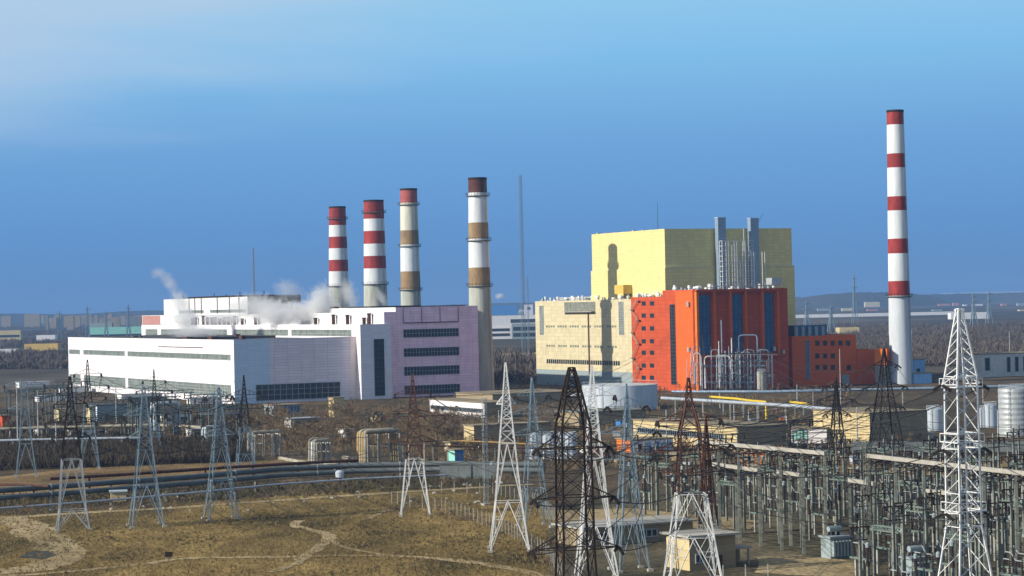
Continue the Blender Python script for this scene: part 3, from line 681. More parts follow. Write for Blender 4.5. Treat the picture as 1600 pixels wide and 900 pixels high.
pyl('p2', 'lattice_pylon', 'blue-grey pylon second from the left in the front row of the field', 229, 823, 222, 604, 62, [(0,1),(.3,.66),(.55,.44),(.75,.27),(.9,.14),(1,.06)], 'bluegalv', 'bluegalv', .5, ((.64,3.2),(.80,4.0),(.93,2.6)), 16, GL, leg=.10, br=.05)
pyl('p3', 'lattice_pylon', 'slim blue-grey pylon standing by the road, third in the front row', 346, 812, 340, 605, 60, [(0,1),(.3,.66),(.55,.44),(.75,.27),(.9,.14),(1,.06)], 'bluegalv', 'bluegalv', .5, ((.64,3.2),(.80,4.0),(.93,2.6)), 18, GL, leg=.10, br=.05)
pyl('p4', 'lattice_pylon', 'leftmost blue-grey pylon with a flat square top, behind the pipelines', 41, 745, 37, 597, 38, [(0,1),(.35,.60),(.7,.38),(.9,.30),(1,.28)], 'bluegalv', 'bluegalv', .5, ((.72,4.2),(.97,4.8)), 14, GL, leg=.10, br=.05)
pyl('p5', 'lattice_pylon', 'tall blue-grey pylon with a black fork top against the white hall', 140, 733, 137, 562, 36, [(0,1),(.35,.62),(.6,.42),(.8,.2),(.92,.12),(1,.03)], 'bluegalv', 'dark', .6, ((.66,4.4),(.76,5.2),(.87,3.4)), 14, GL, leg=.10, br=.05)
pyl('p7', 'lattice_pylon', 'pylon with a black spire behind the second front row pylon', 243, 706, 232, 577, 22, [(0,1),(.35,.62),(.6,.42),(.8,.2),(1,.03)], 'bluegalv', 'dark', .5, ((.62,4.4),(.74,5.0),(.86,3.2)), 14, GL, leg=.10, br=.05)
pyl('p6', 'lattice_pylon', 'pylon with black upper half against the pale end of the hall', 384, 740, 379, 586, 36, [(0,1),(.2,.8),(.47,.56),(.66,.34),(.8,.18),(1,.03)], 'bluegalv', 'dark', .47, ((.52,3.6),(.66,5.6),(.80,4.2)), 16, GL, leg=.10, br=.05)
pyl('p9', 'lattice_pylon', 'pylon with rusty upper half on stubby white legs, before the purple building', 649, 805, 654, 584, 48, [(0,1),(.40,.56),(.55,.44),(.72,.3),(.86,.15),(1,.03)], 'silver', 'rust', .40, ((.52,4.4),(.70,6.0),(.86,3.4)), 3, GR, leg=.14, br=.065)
pyl('p10b', 'lattice_pylon', 'grey pylon standing just behind the all-white middle pylon', 836, 824, 822, 590, 52, PW, 'bluegalv', 'bluegalv', .5, ((.62,4.0),(.76,4.6),(.88,3.0)), 14, GR, leg=.09, br=.04)
pyl('p10', 'lattice_pylon', 'slender all-white pylon at the middle of the picture', 796, 860, 807, 566, 63, PW, 'silver', 'silver', .5, ((.60,.9),(.78,1.6)), 2, GR, leg=.11, br=.052, ins=False)
pyl('p12b', 'lattice_pylon', 'grey pylon standing just behind the white pylon beside the black one', 985, 892, 952, 600, 60, PW, 'bluegalv', 'bluegalv', .5, ((.60,4.0),(.74,4.6),(.88,3.0)), 14, GR, leg=.09, br=.04)
pyl('p12', 'lattice_pylon', 'white pylon with black tensioned arms right of the big black tower', 932, 908, 938, 571, 68, PW, 'silver', 'silver', .5, ((.60,2.0),(.86,3.2)), 3, GR, leg=.12, br=.055)
pyl('p13', 'lattice_pylon', 'rust-topped pylon on bright white splayed legs in front of the switchyard', 1083, 925, 1082, 590, 92, [(0,1),(.26,.70),(.46,.50),(.62,.42),(.76,.34),(.88,.12),(1,.03)], 'silver', 'rust', .46, ((.56,4.2),(.66,5.0),(.80,4.4)), 3, GR, leg=.12, br=.055)
pyl('p14', 'lattice_pylon', 'small dark pylon in front of the low yellow building', 1309, 716, 1307, 590, 28, [(0,1),(.35,.62),(.6,.42),(.8,.2),(1,.03)], 'dark', 'dark', .5, ((.55,3.0),(.72,4.6),(.88,3.0)), 12, GR, leg=.14)
pyl('p15', 'lattice_pylon', 'dark pylon in front of the white chimney foot', 1385, 713, 1384, 544, 54, [(0,1),(.3,.72),(.55,.45),(.75,.26),(.9,.13),(1,.03)], 'dark', 'dark', .5, ((.45,4.6),(.64,5.4),(.84,3.6)), 14, GR, leg=.16)
pyl('p13b', 'lattice_pylon', 'dim grey pylon close behind the rust-topped pylon', 1108, 880, 1092, 650, 44, PW, 'concdark', 'rust', .5, ((.62,4.0),(.80,4.0)), 14, GR, leg=.10)
# the nearest black tower and the big white one
P = G(903, 1031); s = P.y/F; h = lambda y: AT(900, y, P.y).z
lattice_pylon('lattice_pylon', 'big black parallel-sided lattice tower, the nearest one', 'pylon', (P.x, P.y, 0), math.radians(12),
    [(0, 4.6), (h(857), 3.5), (h(775), 3.4), (h(700), 3.3), (h(668), 3.3), (h(620), 2.0), (h(574), .5)], M['dark'], M['dark'], 1,
    [(h(857), 5.0), (h(778), 4.6), (h(700), 4.2)], leg=.13, br=.06, aframe=0, group=GR)
TIPS['p11'] = [Vector((P.x+q*r, P.y+q*r*.2, h(y)-.5)) for y, r in ((857, 5.0), (778, 4.6), (700, 4.2)) for q in (-1, 1)]
P = G(1510, 975); h = lambda y: AT(1510, y, P.y).z
lattice_pylon('lattice_pylon', 'big bright galvanised pylon with a pyramid top at the right edge', 'pylon', (P.x, P.y, 0), math.radians(22),
    [(0, 6.0), (h(822), 3.0), (h(770), 2.95), (h(700), 2.9), (h(676), 2.9), (h(588), 2.75), (h(482), .45)], M['silver'], M['silver'], 1,
    [(h(800), 2.7), (h(700), 2.9), (h(600), 2.7)], leg=.12, br=.058, aframe=0, single=True, group=GR, rings=((h(690), .9), (h(797), .9), (h(604), .9)))
TIPS['p16'] = [Vector((P.x+q*r, P.y+q*r*.4, h(y)-.5)) for y, r in ((800, 2.7), (700, 2.9), (600, 2.7)) for q in (-1, 1)]
# thin lattice masts
def mast(label, bx, by, tx, ty, w, m, Y=None, group='thin lattice masts', taper=.5):
    P = G(bx, by) if Y is None else Vector((AT(bx, by, Y).x, Y, 0)); Hh = AT(tx, ty, P.y).z
    n = max(4, int(Hh/ max(2, w*2)))
    return lattice_pylon('lattice_mast', label, 'mast', (P.x, P.y, 0), .4, [(Hh*k/n, w*(1-(1-taper)*k/n)) for k in range(n+1)], M[m], M[m], 1, leg=max(.05, w*.05), br=max(.028, w*.025), aframe=0, ins=False, single=True, group=group)
mast('narrow grey lattice mast between the rusty pylon and the white pylon', 760, 790, 757, 622, .8, 'galv', taper=.9)
mast('dark narrow lattice mast rising among the switchyard posts', 1358, 880, 1356, 690, .8, 'concdark', taper=.9)
mast('very tall thin blue mast right of the tan-banded chimney', 817, 480, 810, 274, 2.2, 'bluegalv', Y=1500, taper=.7)
mast('pale thin lattice mast rising above the steam', 397, 480, 393, 387, 2.2, 'galv', Y=1500, taper=.35)
mast('short thin mast beside the tall blue mast', 825, 480, 824, 432, 1.2, 'galv', Y=1500, taper=.5)
for i, (px, yt, Y) in enumerate(((1521, 458, 2600), (1545, 455, 2700), (1120+140, 470, 2600), (136, 478, 2900), (165, 486, 2900), (200, 476, 2600), (92, 486, 3000), (1335, 428, 3200), (1298, 478, 2400))):
    lab = ('far pylon left of the rightmost one on the horizon', 'rightmost far pylon on the horizon', 'far pylon just right of the yellow block', 'far pylon above the mint building roof', 'far pylon right of the mint building end', 'tallest far pylon at left beside the white block', 'leftmost far pylon over the town', 'thin tall far mast left of the lone chimney', 'far pylon above the small beige block')[i]
    x = AT(px, 470, Y).x; Hh = AT(px, yt, Y).z
    lattice_pylon('lattice_pylon', lab, 'pylon', (x, Y, 0), .3, [(0, 7), (Hh*.5, 3.2), (Hh*.8, 1.6), (Hh, .6)], M['bluegalv'], M['bluegalv'], 1, [(Hh*.72, 6), (Hh*.9, 4.5)], leg=.28, br=.15, aframe=1, ins=False, group='far pylons near the horizon')
# ================================================================== OVERHEAD WIRES
def wire(a, b, sag, label, r=.06, group='overhead wires'):
    n = 12; pts = []
    for i in range(n+1):
        t = i/n; p = a.lerp(b, t); p = p-Vector((0, 0, sag*4*t*(1-t))); pts.append(p)
    o = MB().tube([p-a for p in pts], r, 4).build('overhead_wire', M['wire']); o.location = a
    return tag(o, label, 'wire', group)
def span(k1, k2, sag, label, r=.06):
    for a, b in zip(TIPS[k1], TIPS[k2]): wire(a, b, sag, label, r)
span('p1', 'p5', 3, 'dark wires slung between the two leftmost black-topped pylons')
span('p2', 'p7', 3, 'dark wires slung from the second front pylon to the one behind')
span('p3', 'p6', 3, 'dark wires slung from the third front pylon to the one behind')
span('p9', 'p10b', 4, 'dark wires slung from the rusty pylon towards the middle')
span('p10b', 'p12b', 3, 'dark wires slung between the two grey middle pylons')
span('p12b', 'p11', 2, 'dark wires slung to the big black tower')
span('p13', 'p15', 4, 'dark wires slung from the rust-topped pylon over the switchyard')
span('p14', 'p15', 2, 'dark wires slung between the two dark pylons')
span('p11', 'p13', 2.5, 'dark wires slung from the black tower to the rust-topped pylon')
span('p15', 'p16', 4, 'dark wires slung to the big galvanised pylon')
span('p1', 'p2', 2.5, 'dark wires slung between the first and second front row pylons')
span('p2', 'p3', 2.5, 'dark wires slung between the second and third front row pylons')
span('p4', 'p5', 2.5, 'dark wires slung between the leftmost pylon and the fork-topped one')
span('p5', 'p7', 2.5, 'dark wires slung across the hall front from the fork-topped pylon')
span('p7', 'p6', 2.5, 'dark wires slung across the hall front to its corner')
span('p6', 'p9', 5, 'long dark wires slung over the brush to the rusty pylon')
span('p9', 'p12b', 5, 'dark wires slung from the rusty pylon past the all-white one')
span('p10b', 'p14', 5, 'long dark wires slung over the low ochre workshop')
span('p13', 'p14', 3.5, 'dark wires slung from the rust-topped pylon to the small dark one')
span('p13', 'p16', 3, 'dark wires slung over the front of the switchyard')
for k in ('p9', 'p13', 'p14', 'p15'):
    for a in TIPS[k]: wire(a, Q.p(Q.u(1087, 560)+(a.x-20)*.3, -1.5, 20+a.z*.25), 7, 'long thin wires climbing towards the red building', .04)
for k, dx in (('p5', -90), ('p7', -60), ('p6', -40)):
    for a in TIPS[k]: wire(a, Vector((a.x+dx*.9, a.y+240, 15)), 5, 'dark wires running back to the left substation', .04)
# ================================================================== SWITCHYARD
def concrete_portal(label, p0, p1, z, n, extra=0, bm='concrete', pm='concdark', group='beam portals of the switchyard', w=.28):
    e = empty('beam_portal', (p0.x, p0.y, 0), label, 'portal', group)
    d = p1-p0; d.z = 0; b = MB(); b.beam(Vector((0,0,z))-d*.01, Vector((d.x,d.y,z))+d*.01, .34, .34); b.build('beam', M[bm], e)
    for k in range(n):
        q = d*(k/(n-1) if n > 1 else 0); MB().beam((q.x, q.y, -.2), (q.x, q.y, z-.3+extra), w, w2=w*.85).build('post', M[pm], e)
    L = d.length; c = min(30, max(3, int(L/2.2)))
    for k in range(c):
        m = MB(); q = d*((k+.5)/c); s_ = Vector((-d.y, d.x, 0)).normalized()
        for sg in (-1, 1):
            a = Vector((q.x, q.y, z-.3)); bb = a+s_*sg*1.3+Vector((0,0,-.7)); m.tube([a, bb], .12, 6)
            if sg < 0: m.tube([a-s_*1.3+Vector((0,0,-.7)), a+Vector((0,0,-.75)), a+s_*1.3+Vector((0,0,-.7))], .04, 4)
        m.build('insulator', M['porcelain'], e)
    return e
def PP(x0, y0, x1, y1, z, n, label, **kw):
    return concrete_portal(label, G(x0, y0, z), G(x1, y1, z), z, n, **kw)
PP(1092, 690, 1288, 708, 16, 7, 'long pale-beamed portal at the left of the switchyard')
PP(1357, 712, 1640, 744, 16, 7, 'long pale-beamed portal running off the right edge')
PP(1115, 725, 1186, 735, 11.7, 3, 'short pale-beamed portal below the long left one')
PP(1216, 737, 1251, 742, 11.7, 3, 'two-bay low portal in the middle of the switchyard')
PP(1327, 750, 1366, 756, 11.7, 3, 'short low portal below the start of the long right one')
PP(1449, 767, 1488, 771, 11.7, 3, 'short low portal left of the big galvanised pylon')
# posts with dark steel tops, disconnectors and transformers laid out on the yard grid
def steel_gantry():
    e = empty('steel_gantry', (0,0,0), 'green-grey steel gantry on two concrete posts', 'gantry', 'post gantries of the switchyard')
    for x in (-2.6, 2.6): MB().beam((x,0,-.2), (x,0,8.2), .2, w2=.16).build('post', M['concdark'], e)
    b = MB()
    for y in (-.3, .3): b.beam((-3.6,y,8.1), (3.6,y,8.1), .09); b.beam((-3.2,y,8.7), (3.2,y,8.7), .07)
    for k in range(8): x = -3.2+k*.8; b.beam((x,-.3,8.1), (x+.8,.3,8.7), .05); b.beam((x,.3,8.1), (x+.8,-.3,8.7), .05)
    b.build('truss', M['greensteel'], e)
    for x in (-2.2, 0, 2.2):
        s = MB().cyl((x, 0), [(6.8,.05),(6.8,.16),(7.1,.16),(7.1,.06),(7.3,.06),(7.3,.16),(7.5,.16),(7.5,.06),(7.7,.06),(7.7,.16),(8.0,.16)], 8); s.build('insulator', M['porcelain'], e)
    return e
def disconnector():
    e = empty('disconnector', (0,0,0), 'post-mounted disconnector with dark insulator columns', 'disconnector', 'disconnectors of the switchyard')
    for x in (-1.3, 1.3): MB().beam((x,0,-.2), (x,0,3.4), .17).build('post', M['concrete'], e)
    MB().box(-2.2, 2.2, -.35, .35, 3.4, 3.65).build('frame', M['greensteel'], e)
    for x in (-1.8, -.6, .6, 1.8):
        pr = []
        for q in range(6): z = 3.65+q*.28; pr += [(z,.09),(z+.06,.2),(z+.16,.2),(z+.22,.09)]
        MB().cyl((x,0), pr, 8).build('insulator', M['porcelain'], e)
    b = MB().beam((-1.8,0,5.4), (-.6,0,5.4), .06).beam((-.6,0,5.4), (.3,0,6.3), .06).beam((.6,0,5.4), (1.8,0,5.4), .06); b.build('blade', M['galv'], e); return e
def instrument():
    e = empty('instrument_transformer', (0,0,0), 'porcelain-topped instrument transformer on a concrete post', 'transformer', 'instrument transformers of the switchyard')
    MB().beam((0,0,-.2), (0,0,4.2), .2).build('post', M['concdark'], e)
    pr = [(4.2,.3),(4.8,.3)]
    for q in range(8): z = 4.8+q*.24; pr += [(z,.14),(z+.05,.27),(z+.14,.27),(z+.2,.14)]
    MB().cyl((0,0), pr, 10).build('insulator', M['porcelain'], e); MB().cyl((0,0), [(6.7,.28),(7.2,.3),(7.4,.15)], 10).build('head', M['greypaint'], e); return e
def tall_post():
    e = empty('switchyard_post', (0,0,0), 'tall plain concrete post with a dark cross arm', 'post', 'tall posts of the switchyard')
    MB().beam((0,0,-.2), (0,0,12.0), .24, w2=.15).build('shaft', M['concdark'], e)
    b = MB().beam((-1.5,0,11.2), (1.5,0,11.2), .1).beam((-1.2,0,9.6), (1.2,0,9.6), .08).beam((-1.4,0,11.2), (0,0,10.2), .05).beam((1.4,0,11.2), (0,0,10.2), .05); b.build('crossarm', M['rust'], e)
    for x in (-1.3, 1.3): MB().cyl((x,0), [(10.2,.05),(10.2,.14),(11.1,.14)], 8).build('insulator', M['porcelain'], e)
    return e
YL = [('left front', lambda p: p[0] < 1200 and p[1] > 800), ('left back', lambda p: p[0] < 1200), ('middle front', lambda p: p[0] < 1400 and p[1] > 800), ('middle back', lambda p: p[0] < 1400), ('right front', lambda p: p[1] > 800), ('right back', lambda p: True)]
RMi = RM.transposed()
def PIX(P):
    q = RMi @ (Vector(P)-Vector((0,0,HC))); return (800+q.x/-q.z*F, 450-q.y/-q.z*F)
rr = random.Random(78)
protos = [(steel_gantry(), 'green-grey steel gantry on two concrete posts'), (disconnector(), 'disconnector with dark insulator columns on two posts'),
          (instrument(), 'porcelain-topped instrument transformer on a post'), (tall_post(), 'tall plain concrete post with dark cross arms')]
used = [False]*4; tot = 0
O = G(1150, 800)
trees_ = [tree_of(p[0]) for p in protos]
KEEP = []
for iu in range(-30, 42):
    for iv in range(-26, 52):
        P = O+U_*(iu*5.6)+V_*(iv*4.9)
        if P.y < 200: continue
        px, py = PIX(P); off = py-473
        lo = 985 + max(0, (py-790))*0.9
        if px < lo or px > 1690 or py < 768 or py > 980: continue
        if px < 1340 and py > 835+ (px-1180)*.12 and px < 1350: continue
        kind = (3, 1, 2, 3, 2, 0, 3, 1, 2)[(iu*4+iv*2) % 9]
        if rr.random() < .08: continue
        jx = P+Vector((rr.uniform(-.5,.5), rr.uniform(-.5,.5), 0))
        if len([k_ for k_ in KEEP if k_[0] == kind]) > 285: continue
        reg = next(n for n, f in YL if f((px, py)))
        lab = f"{protos[kind][1]}, {reg} of the switchyard"
        KEEP.append((kind, jx, lab))
for kind, jx, lab in KEEP:
    rz = YAW+(math.pi/2 if kind < 2 else 0)+rr.uniform(-.04, .04); sc_f = rr.uniform(.9, 1.12)
    base = protos[kind][0]
    if not used[kind]:
        base.location = (jx.x, jx.y, .08); base.rotation_euler = (0, 0, rz); base['label'] = lab; used[kind] = True
    else: copy_tree(base, (jx.x, jx.y, .08), rz, lab, sc_f, trees_[kind])
print('yard', len(KEEP))
# busbars strung across the yard
for k in range(16):
    P = O+U_*(-30+k*9.5)+V_*(-60); Q2 = P+V_*200
    z = 7.8 if k % 2 else 10.5
    a, b_ = Vector((P.x, P.y, z)), Vector((Q2.x, Q2.y, z))
    if PIX(b_)[0] > 900: wire(a, b_, 1.2, 'dark busbar wire strung over the switchyard equipment', .05, 'busbar wires')
for k in range(10):
    P = O+U_*(-20)+V_*(-30+k*13); Q2 = P+U_*110
    wire(Vector((P.x, P.y, 9)), Vector((Q2.x, Q2.y, 9)), 1.0, 'dark busbar wire strung over the switchyard equipment', .05, 'busbar wires')
# big power transformer
def cabinet(name, label, cat, P, rz, w, d, h, m, roofm=None, group=None, fins=0):
    e = empty(name, (P.x, P.y, 0), label, cat, group, rz)
    MB().box(-w/2, w/2, -d/2, d/2, 0, h).build('wall' if not fins else 'tank', M[m], e)
    MB().box(-w/2-.3, w/2+.3, -d/2-.3, d/2+.3, h+.003, h+.28).build('roof' if not fins else 'lid', M[roofm or 'roof_tan'], e)
    if fins:
        for k in range(fins):
            x = -w/2+(k+.5)*w/fins
            MB().box(x-w/fins*.28, x+w/fins*.28, -d/2-.7, -d/2-.02, .5, h-.4).build('radiator', M[m], e)
        MB().tube([(-w*.35, 0, h+1.3), (w*.25, 0, h+1.3)], .45, 12).build('oil_tank', M[m], e)
        for x in (-w*.25, 0, w*.25):
            MB().cyl((x, d*.2), [(h+.2,.2),(h+.5,.3),(h+.9,.18),(h+1.2,.3),(h+1.6,.16),(h+2.2,.1)], 10).build('bushing', M['porcelain'], e)
    return e
cabinet('power_transformer', 'grey power transformer with radiator fins, beside the low portal', 'transformer', G(1306, 872), YAW, 3.6, 2.6, 3.2, 'greypaint', 'greypaint', fins=6)
cabinet('power_transformer', 'grey power transformer with radiator fins, at the frame edge right of middle', 'transformer', G(1432, 905), YAW, 3.4, 2.6, 3.0, 'greypaint', 'greypaint', fins=6)
# control hut with a flat overhanging roof
hut = empty('control_hut', (0,0,0), 'low flat-roofed hut with a sunlit yellow wall, beneath the rust-topped pylon', 'hut')
p = G(1078, 893); hut.location = (p.x, p.y, 0); hut.rotation_euler = (0, 0, YAW); hs_ = Site(p); hh_ = AT(1078, 840, p.y).z; hd = hs_.v(1042, 885); hw = hs_.u(1150, 890)
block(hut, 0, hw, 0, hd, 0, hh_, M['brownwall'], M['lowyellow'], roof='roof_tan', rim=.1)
MB().box(-.7, hw+.6, -.8, hd+.7, hh_+.003, hh_+.3).build('roof_slab', M['concrete'], hut); strip_front(hut, 1, 2.4, 1.2, 2.4, 0, 2)
MB().box(4.6, 5.6, -.08, -.003, 0, 2.1).build('door', M['rust'], hut)
p = G(1152, 884); sh = empty('switch_shelter', (p.x, p.y, 0), 'small open shelter with a pale flat roof on posts', 'shelter', rz=YAW)
for x in (-2, 2):
    for y in (0, 2.6): MB().box(x-.12, x+.12, y-.12, y+.12, 0, 2.5).build('post', M['concrete'], sh)
MB().box(-2.5, 2.5, -.5, 3.1, 2.503, 2.75).build('roof', M['concrete'], sh); MB().box(-1.8, 1.8, 2.45, 2.6, .1, 2.3).build('back_wall', M['brownwall'], sh)
sl = empty('paved_slab_house', (0,0,0), 'long low roof of pale concrete left of the yellow-walled hut', 'shed'); p = G(985, 850); sl.location = (p.x, p.y, 0); sl.rotation_euler = (0, 0, YAW)
block(sl, -9, 12, 0, 9, 0, 3.0, M['brownwall'], M['brownwall'], roof='pad' if 0 else 'roof_tan'); MB().box(-9.6, 12.6, -.6, 9.6, 3.01, 3.3).build('roof_slab', M['concrete'], sl)
strip_front(sl, -6, -4, 1, 2.2, 0, 2); strip_front(sl, 2, 5, 1, 2.2, 0, 3)
sl.name = 'storage_shed'
# fences
def fence(label, pts, step, hh, m='concrete', r=.09, wires=3, top=False):
    e = empty('post_fence', (pts[0].x, pts[0].y, 0), label, 'fence'); o = pts[0]; w = MB(); c = 0
    for a, b_ in zip(pts, pts[1:]):
        n = max(1, int((b_-a).length/step))
        for k in range(n):
            q = a.lerp(b_, k/n)-o
            if c < 100: MB().beam((q.x, q.y, -.1), (q.x, q.y, hh), r).build('post', M[m], e); c += 1
        for z in range(wires):
            zz = hh*(z+1)/(wires+.2); A_, B_ = a-o, b_-o; w.beam((A_.x, A_.y, zz), (B_.x, B_.y, zz), .02)
    w.build('fence_wire', M['wire'], e); return e
fence('long fence of pale concrete posts at the field edge', [G(612, 788), G(690, 800), G(760, 822), G(800, 840), G(850, 870), G(880, 905)], 2.6, 2.6)
fence('second fence of pale posts behind the all-white pylon', [G(690, 770), G(770, 772), G(840, 790), G(870, 815)], 2.8, 2.4)
fence('low pale fence in front of the small open shelter', [G(1130, 905), G(1200, 903), G(1230, 903)], 2.2, 2.0)
def wall_fence(label, a, b_, h, m):
    e = empty('panel_wall', (a.x, a.y, 0), label, 'wall'); d = b_-a; n = max(2, int(d.length/4)); w = MB()
    nn = Vector((-d.y, d.x, 0)).normalized()*.08
    for k in range(n):
        p, q = d*(k/n), d*((k+.97)/n); w.poly([p-nn, q-nn, q+nn, p+nn]+[v+Vector((0,0,h)) for v in (p-nn, q-nn, q+nn, p+nn)], [(0,3,2,1),(4,5,6,7),(0,1,5,4),(1,2,6,5),(2,3,7,6),(3,0,4,7)])
    w.build('panel', M[m], e)
    for k in range(n+1):
        p = d*(k/n)
        if k < 100: MB().beam((p.x,p.y,0), (p.x,p.y,h+.15), .14).build('post', M['concdark'], e)
    return e
wall_fence('blue-grey panel wall behind the switchyard at right', G(1330, 706), G(1680, 706), 2.6, 'lagblue')
wall_fence('blue-grey panel wall beyond the field, left of the white pylon', G(688, 748), G(775, 748), 3.0, 'lagblue')
# ================================================================== MIDDLE GROUND
def house(name, label, x0, x1, yt, yb, m, dep=12, mside=None, roof='roof_tan', rz=YAW, cat='building', wins=(), group=None, wm='glass', fr='frame_grey', slab=True, hh=None, Y=None, sidepx=None, swins=()):
    "front spans pixel columns x0..x1, base at pixel row yb (or at depth Y); wins = [(f0, f1, g0, g1, n)] as fractions of width and height"
    P = G(x0, yb) if Y is None else Vector((AT(x0, yb, Y).x, Y, 0)); s = Site(P)
    if rz == YAW: w = s.u(x1, yb)
    else: w = (x1-x0)*P.y/F/math.cos(rz)
    h = hh or AT(x0, yt, P.y).z
    e = empty(name, (P.x, P.y, 0), label, cat, group, rz)
    if sidepx: dep = s.v(sidepx, yb-8)
    mm = M[m] if isinstance(m, str) else m; ms = M[mside] if mside else mm
    block(e, 0, w, 0, dep, 0, h, mm, ms, roof=roof, rim=.25)
    if slab: MB().box(-.35, w+.35, -.35, dep+.35, h+.003, h+.25).build('roof_edge', M[roof], e)
    for (f0, f1, g0, g1, n) in swins: strip_side(e, f0*dep, f1*dep, g0*h, g1*h, 0, n, wm, fr, 1, bar=.07)
    for (f0, f1, g0, g1, n) in wins: strip_front(e, f0*w, f1*w, g0*h, g1*h, 0, n, wm, fr, 1, bar=.07)
    return e, w, h
def pipe(name, label, pts, r, m, supports=0, group=None, sm='concrete', cat='pipe', base=0, nr=12):
    e = empty(name, (pts[0].x, pts[0].y, 0), label, cat, group); o = Vector((pts[0].x, pts[0].y, 0))
    MB().tube([p-o for p in pts], r, nr).build('pipe', M[m], e, smooth=True)
    if supports:
        cnt = 0
        for a, b in zip(pts, pts[1:]):
            if abs(a.z-b.z) > 1 or (b-a).length < supports*.6: continue
            n = max(1, int((b-a).length/supports))
            for k in range(n):
                q = a.lerp(b, (k+.5)/n)-o
                if cnt < 95: MB().beam((q.x, q.y, 0), (q.x, q.y, q.z-r), .22).build('support', M[sm], e); cnt += 1
    # flange rings along the lagging
    for a, b in zip(pts, pts[1:]):
        n = int((b-a).length/14)
        for k in range(n):
            q = a.lerp(b, (k+.5)/max(1, n))-o; d = (b-a).normalized(); MB().beam(q-d*.12, q+d*.12, r*.93, n=nr).build('flange', M['galv'] if m != 'rust' else M['rust'], e)
    return e
GP = 'long pipelines across the middle ground'
def line(pxs, z): return [G(x, y, z) for x, y in pxs]
pipe('pipeline', 'thick blue-grey lagged pipeline, the upper of the pair beyond the field', line([(-80, 772), (130, 757), (300, 745), (430, 733), (560, 727), (690, 724), (850, 726)], 2.4), .62, 'lagblue', 11, GP)
pipe('pipeline', 'thick blue-grey lagged pipeline, the lower front one of the pair beyond the field', line([(-80, 784), (130, 768), (300, 755), (430, 743), (560, 736), (690, 733), (850, 735)], 2.0), .55, 'lagblue', 11, GP)
pipe('pipeline', 'thin pale pipeline running low in front of the thick pair', line([(-80, 800), (130, 785), (300, 770), (430, 757), (560, 748), (700, 742)], 1.2), .22, 'alu', 11, GP)
pipe('pipeline', 'rusty red pipeline on posts behind the thick lagged pair', line([(78, 748), (200, 741), (360, 730), (500, 722), (560, 719)], 3.4), .36, 'rust', 10, GP, sm='rust')
pipe('pipeline', 'short rusty pipe with a dip at the left edge', line([(-60, 757), (30, 757), (76, 760)], 3.0), .25, 'rust', 8, GP, sm='rust')
def loop(label, x0, x1, yt, yb, dep, n, r, mp_, mf):
    P = G(x0, yb); h = AT(x0, yt, P.y).z; w = (x1-x0)*P.y/F/math.cos(YAW)*.85
    e = empty('pipe_loop', (P.x, P.y, 0), label, 'pipe loop', 'raised pipe loops', YAW)
    for k in range(n):
        y = k*dep/max(1, n-1); z = h-r-(k % 2)*.4; c = .5; MB().tube([(-.2, y, .2), (0, y, z-c), (.15, y, z-.15), (c, y, z), (w-c, y, z), (w-.15, y, z-.15), (w, y, z-c), (w+.1, y, .2)], r, 8).build('pipe', mp_[k % len(mp_)], e, smooth=True)
    for x in (0.2, w*.33, w*.66, w-.2):
        b = MB(); b.beam((x, -.9, 0), (x, -.9, h-2*r-.3), .18); b.beam((x, dep+.9, 0), (x, dep+.9, h-2*r-.3), .18); b.beam((x, -1.2, h-2*r-.4), (x, dep+1.2, h-2*r-.4), .16)
        b.beam((x, -1.0, h*.5), (x, dep+1, h*.5), .12); b.build('support', mf, e)
    return e
loop('big open pipe loop on concrete legs with ochre pipes on top', 572, 632, 671, 726, 4.5, 4, .5, [M['lag'], mat('ochre_lagging', (.42,.28,.10), .8)], M['concrete'])
loop('narrow pipe loop with pale vertical pipes left of the big open one', 493, 519, 685, 728, 3.5, 3, .42, [M['lag'], M['galv']], M['concrete'])
loop('low pipe loop on a light concrete frame at the edge of the brush', 396, 443, 673, 715, 3.5, 2, .4, [M['lag']], M['concrete'])
loop('white pipe arch in front of the long hall', 243, 283, 628, 682, 3.0, 3, .55, [M['alu'], M['tank']], M['concdark'])
loop('small pipe loop in the dark trees left of the hall corner', 322, 345, 665, 700, 2.5, 2, .4, [M['alu']], M['concdark'])
pipe('low_pipe', 'pale lagged pipe between the two narrow pipe loops', line([(437, 716), (470, 722), (556, 730)], 1.4), .5, 'lag', 6, 'low lagged pipes')
pipe('low_pipe', 'pale lagged pipe between the narrow and the big pipe loop', line([(536, 715), (575, 718)], 1.2), .5, 'lag', 5, 'low lagged pipes')
pipe('overhead_pipe', 'long silver pipe on tall posts in front of the big white tank', line([(1034, 622), (1120, 627), (1250, 635), (1340, 644)], 7), .55, 'alu', 16, 'pipes before the red building')
pipe('overhead_pipe', 'dark-blue shaded pipe rack line at the foot of the red building', line([(1050, 612), (1200, 612), (1480, 606), (1700, 600)], 6), .5, 'alublue', 22, 'pipes before the red building')
pipe('gas_pipe', 'yellow gas pipe with a bend before the red building', line([(1110, 620), (1150, 623), (1172, 626), (1197, 628)], 6)+[G(1197, 628, 6)-Vector((0,0,5.5))], .4, 'yelpipe', 12, 'yellow gas pipes', sm='greypaint')
pipe('gas_pipe', 'short yellow gas pipe right of the bent one', line([(1235, 628), (1262, 631)], 4), .4, 'yelpipe', 8, 'yellow gas pipes', sm='greypaint')
pipe('gas_pipe', 'long thin ochre gas pipe left of the four small tanks', line([(700, 688), (800, 692), (905, 700)], 4), .16, 'ochre', 9, 'yellow gas pipes', sm='rust')
pipe('overhead_pipe', 'dark thin pipe crossing behind the rusty pylon', line([(560, 693), (700, 697), (900, 702)], 3.4), .22, 'dark', 9, 'pipes before the red building', sm='concdark')
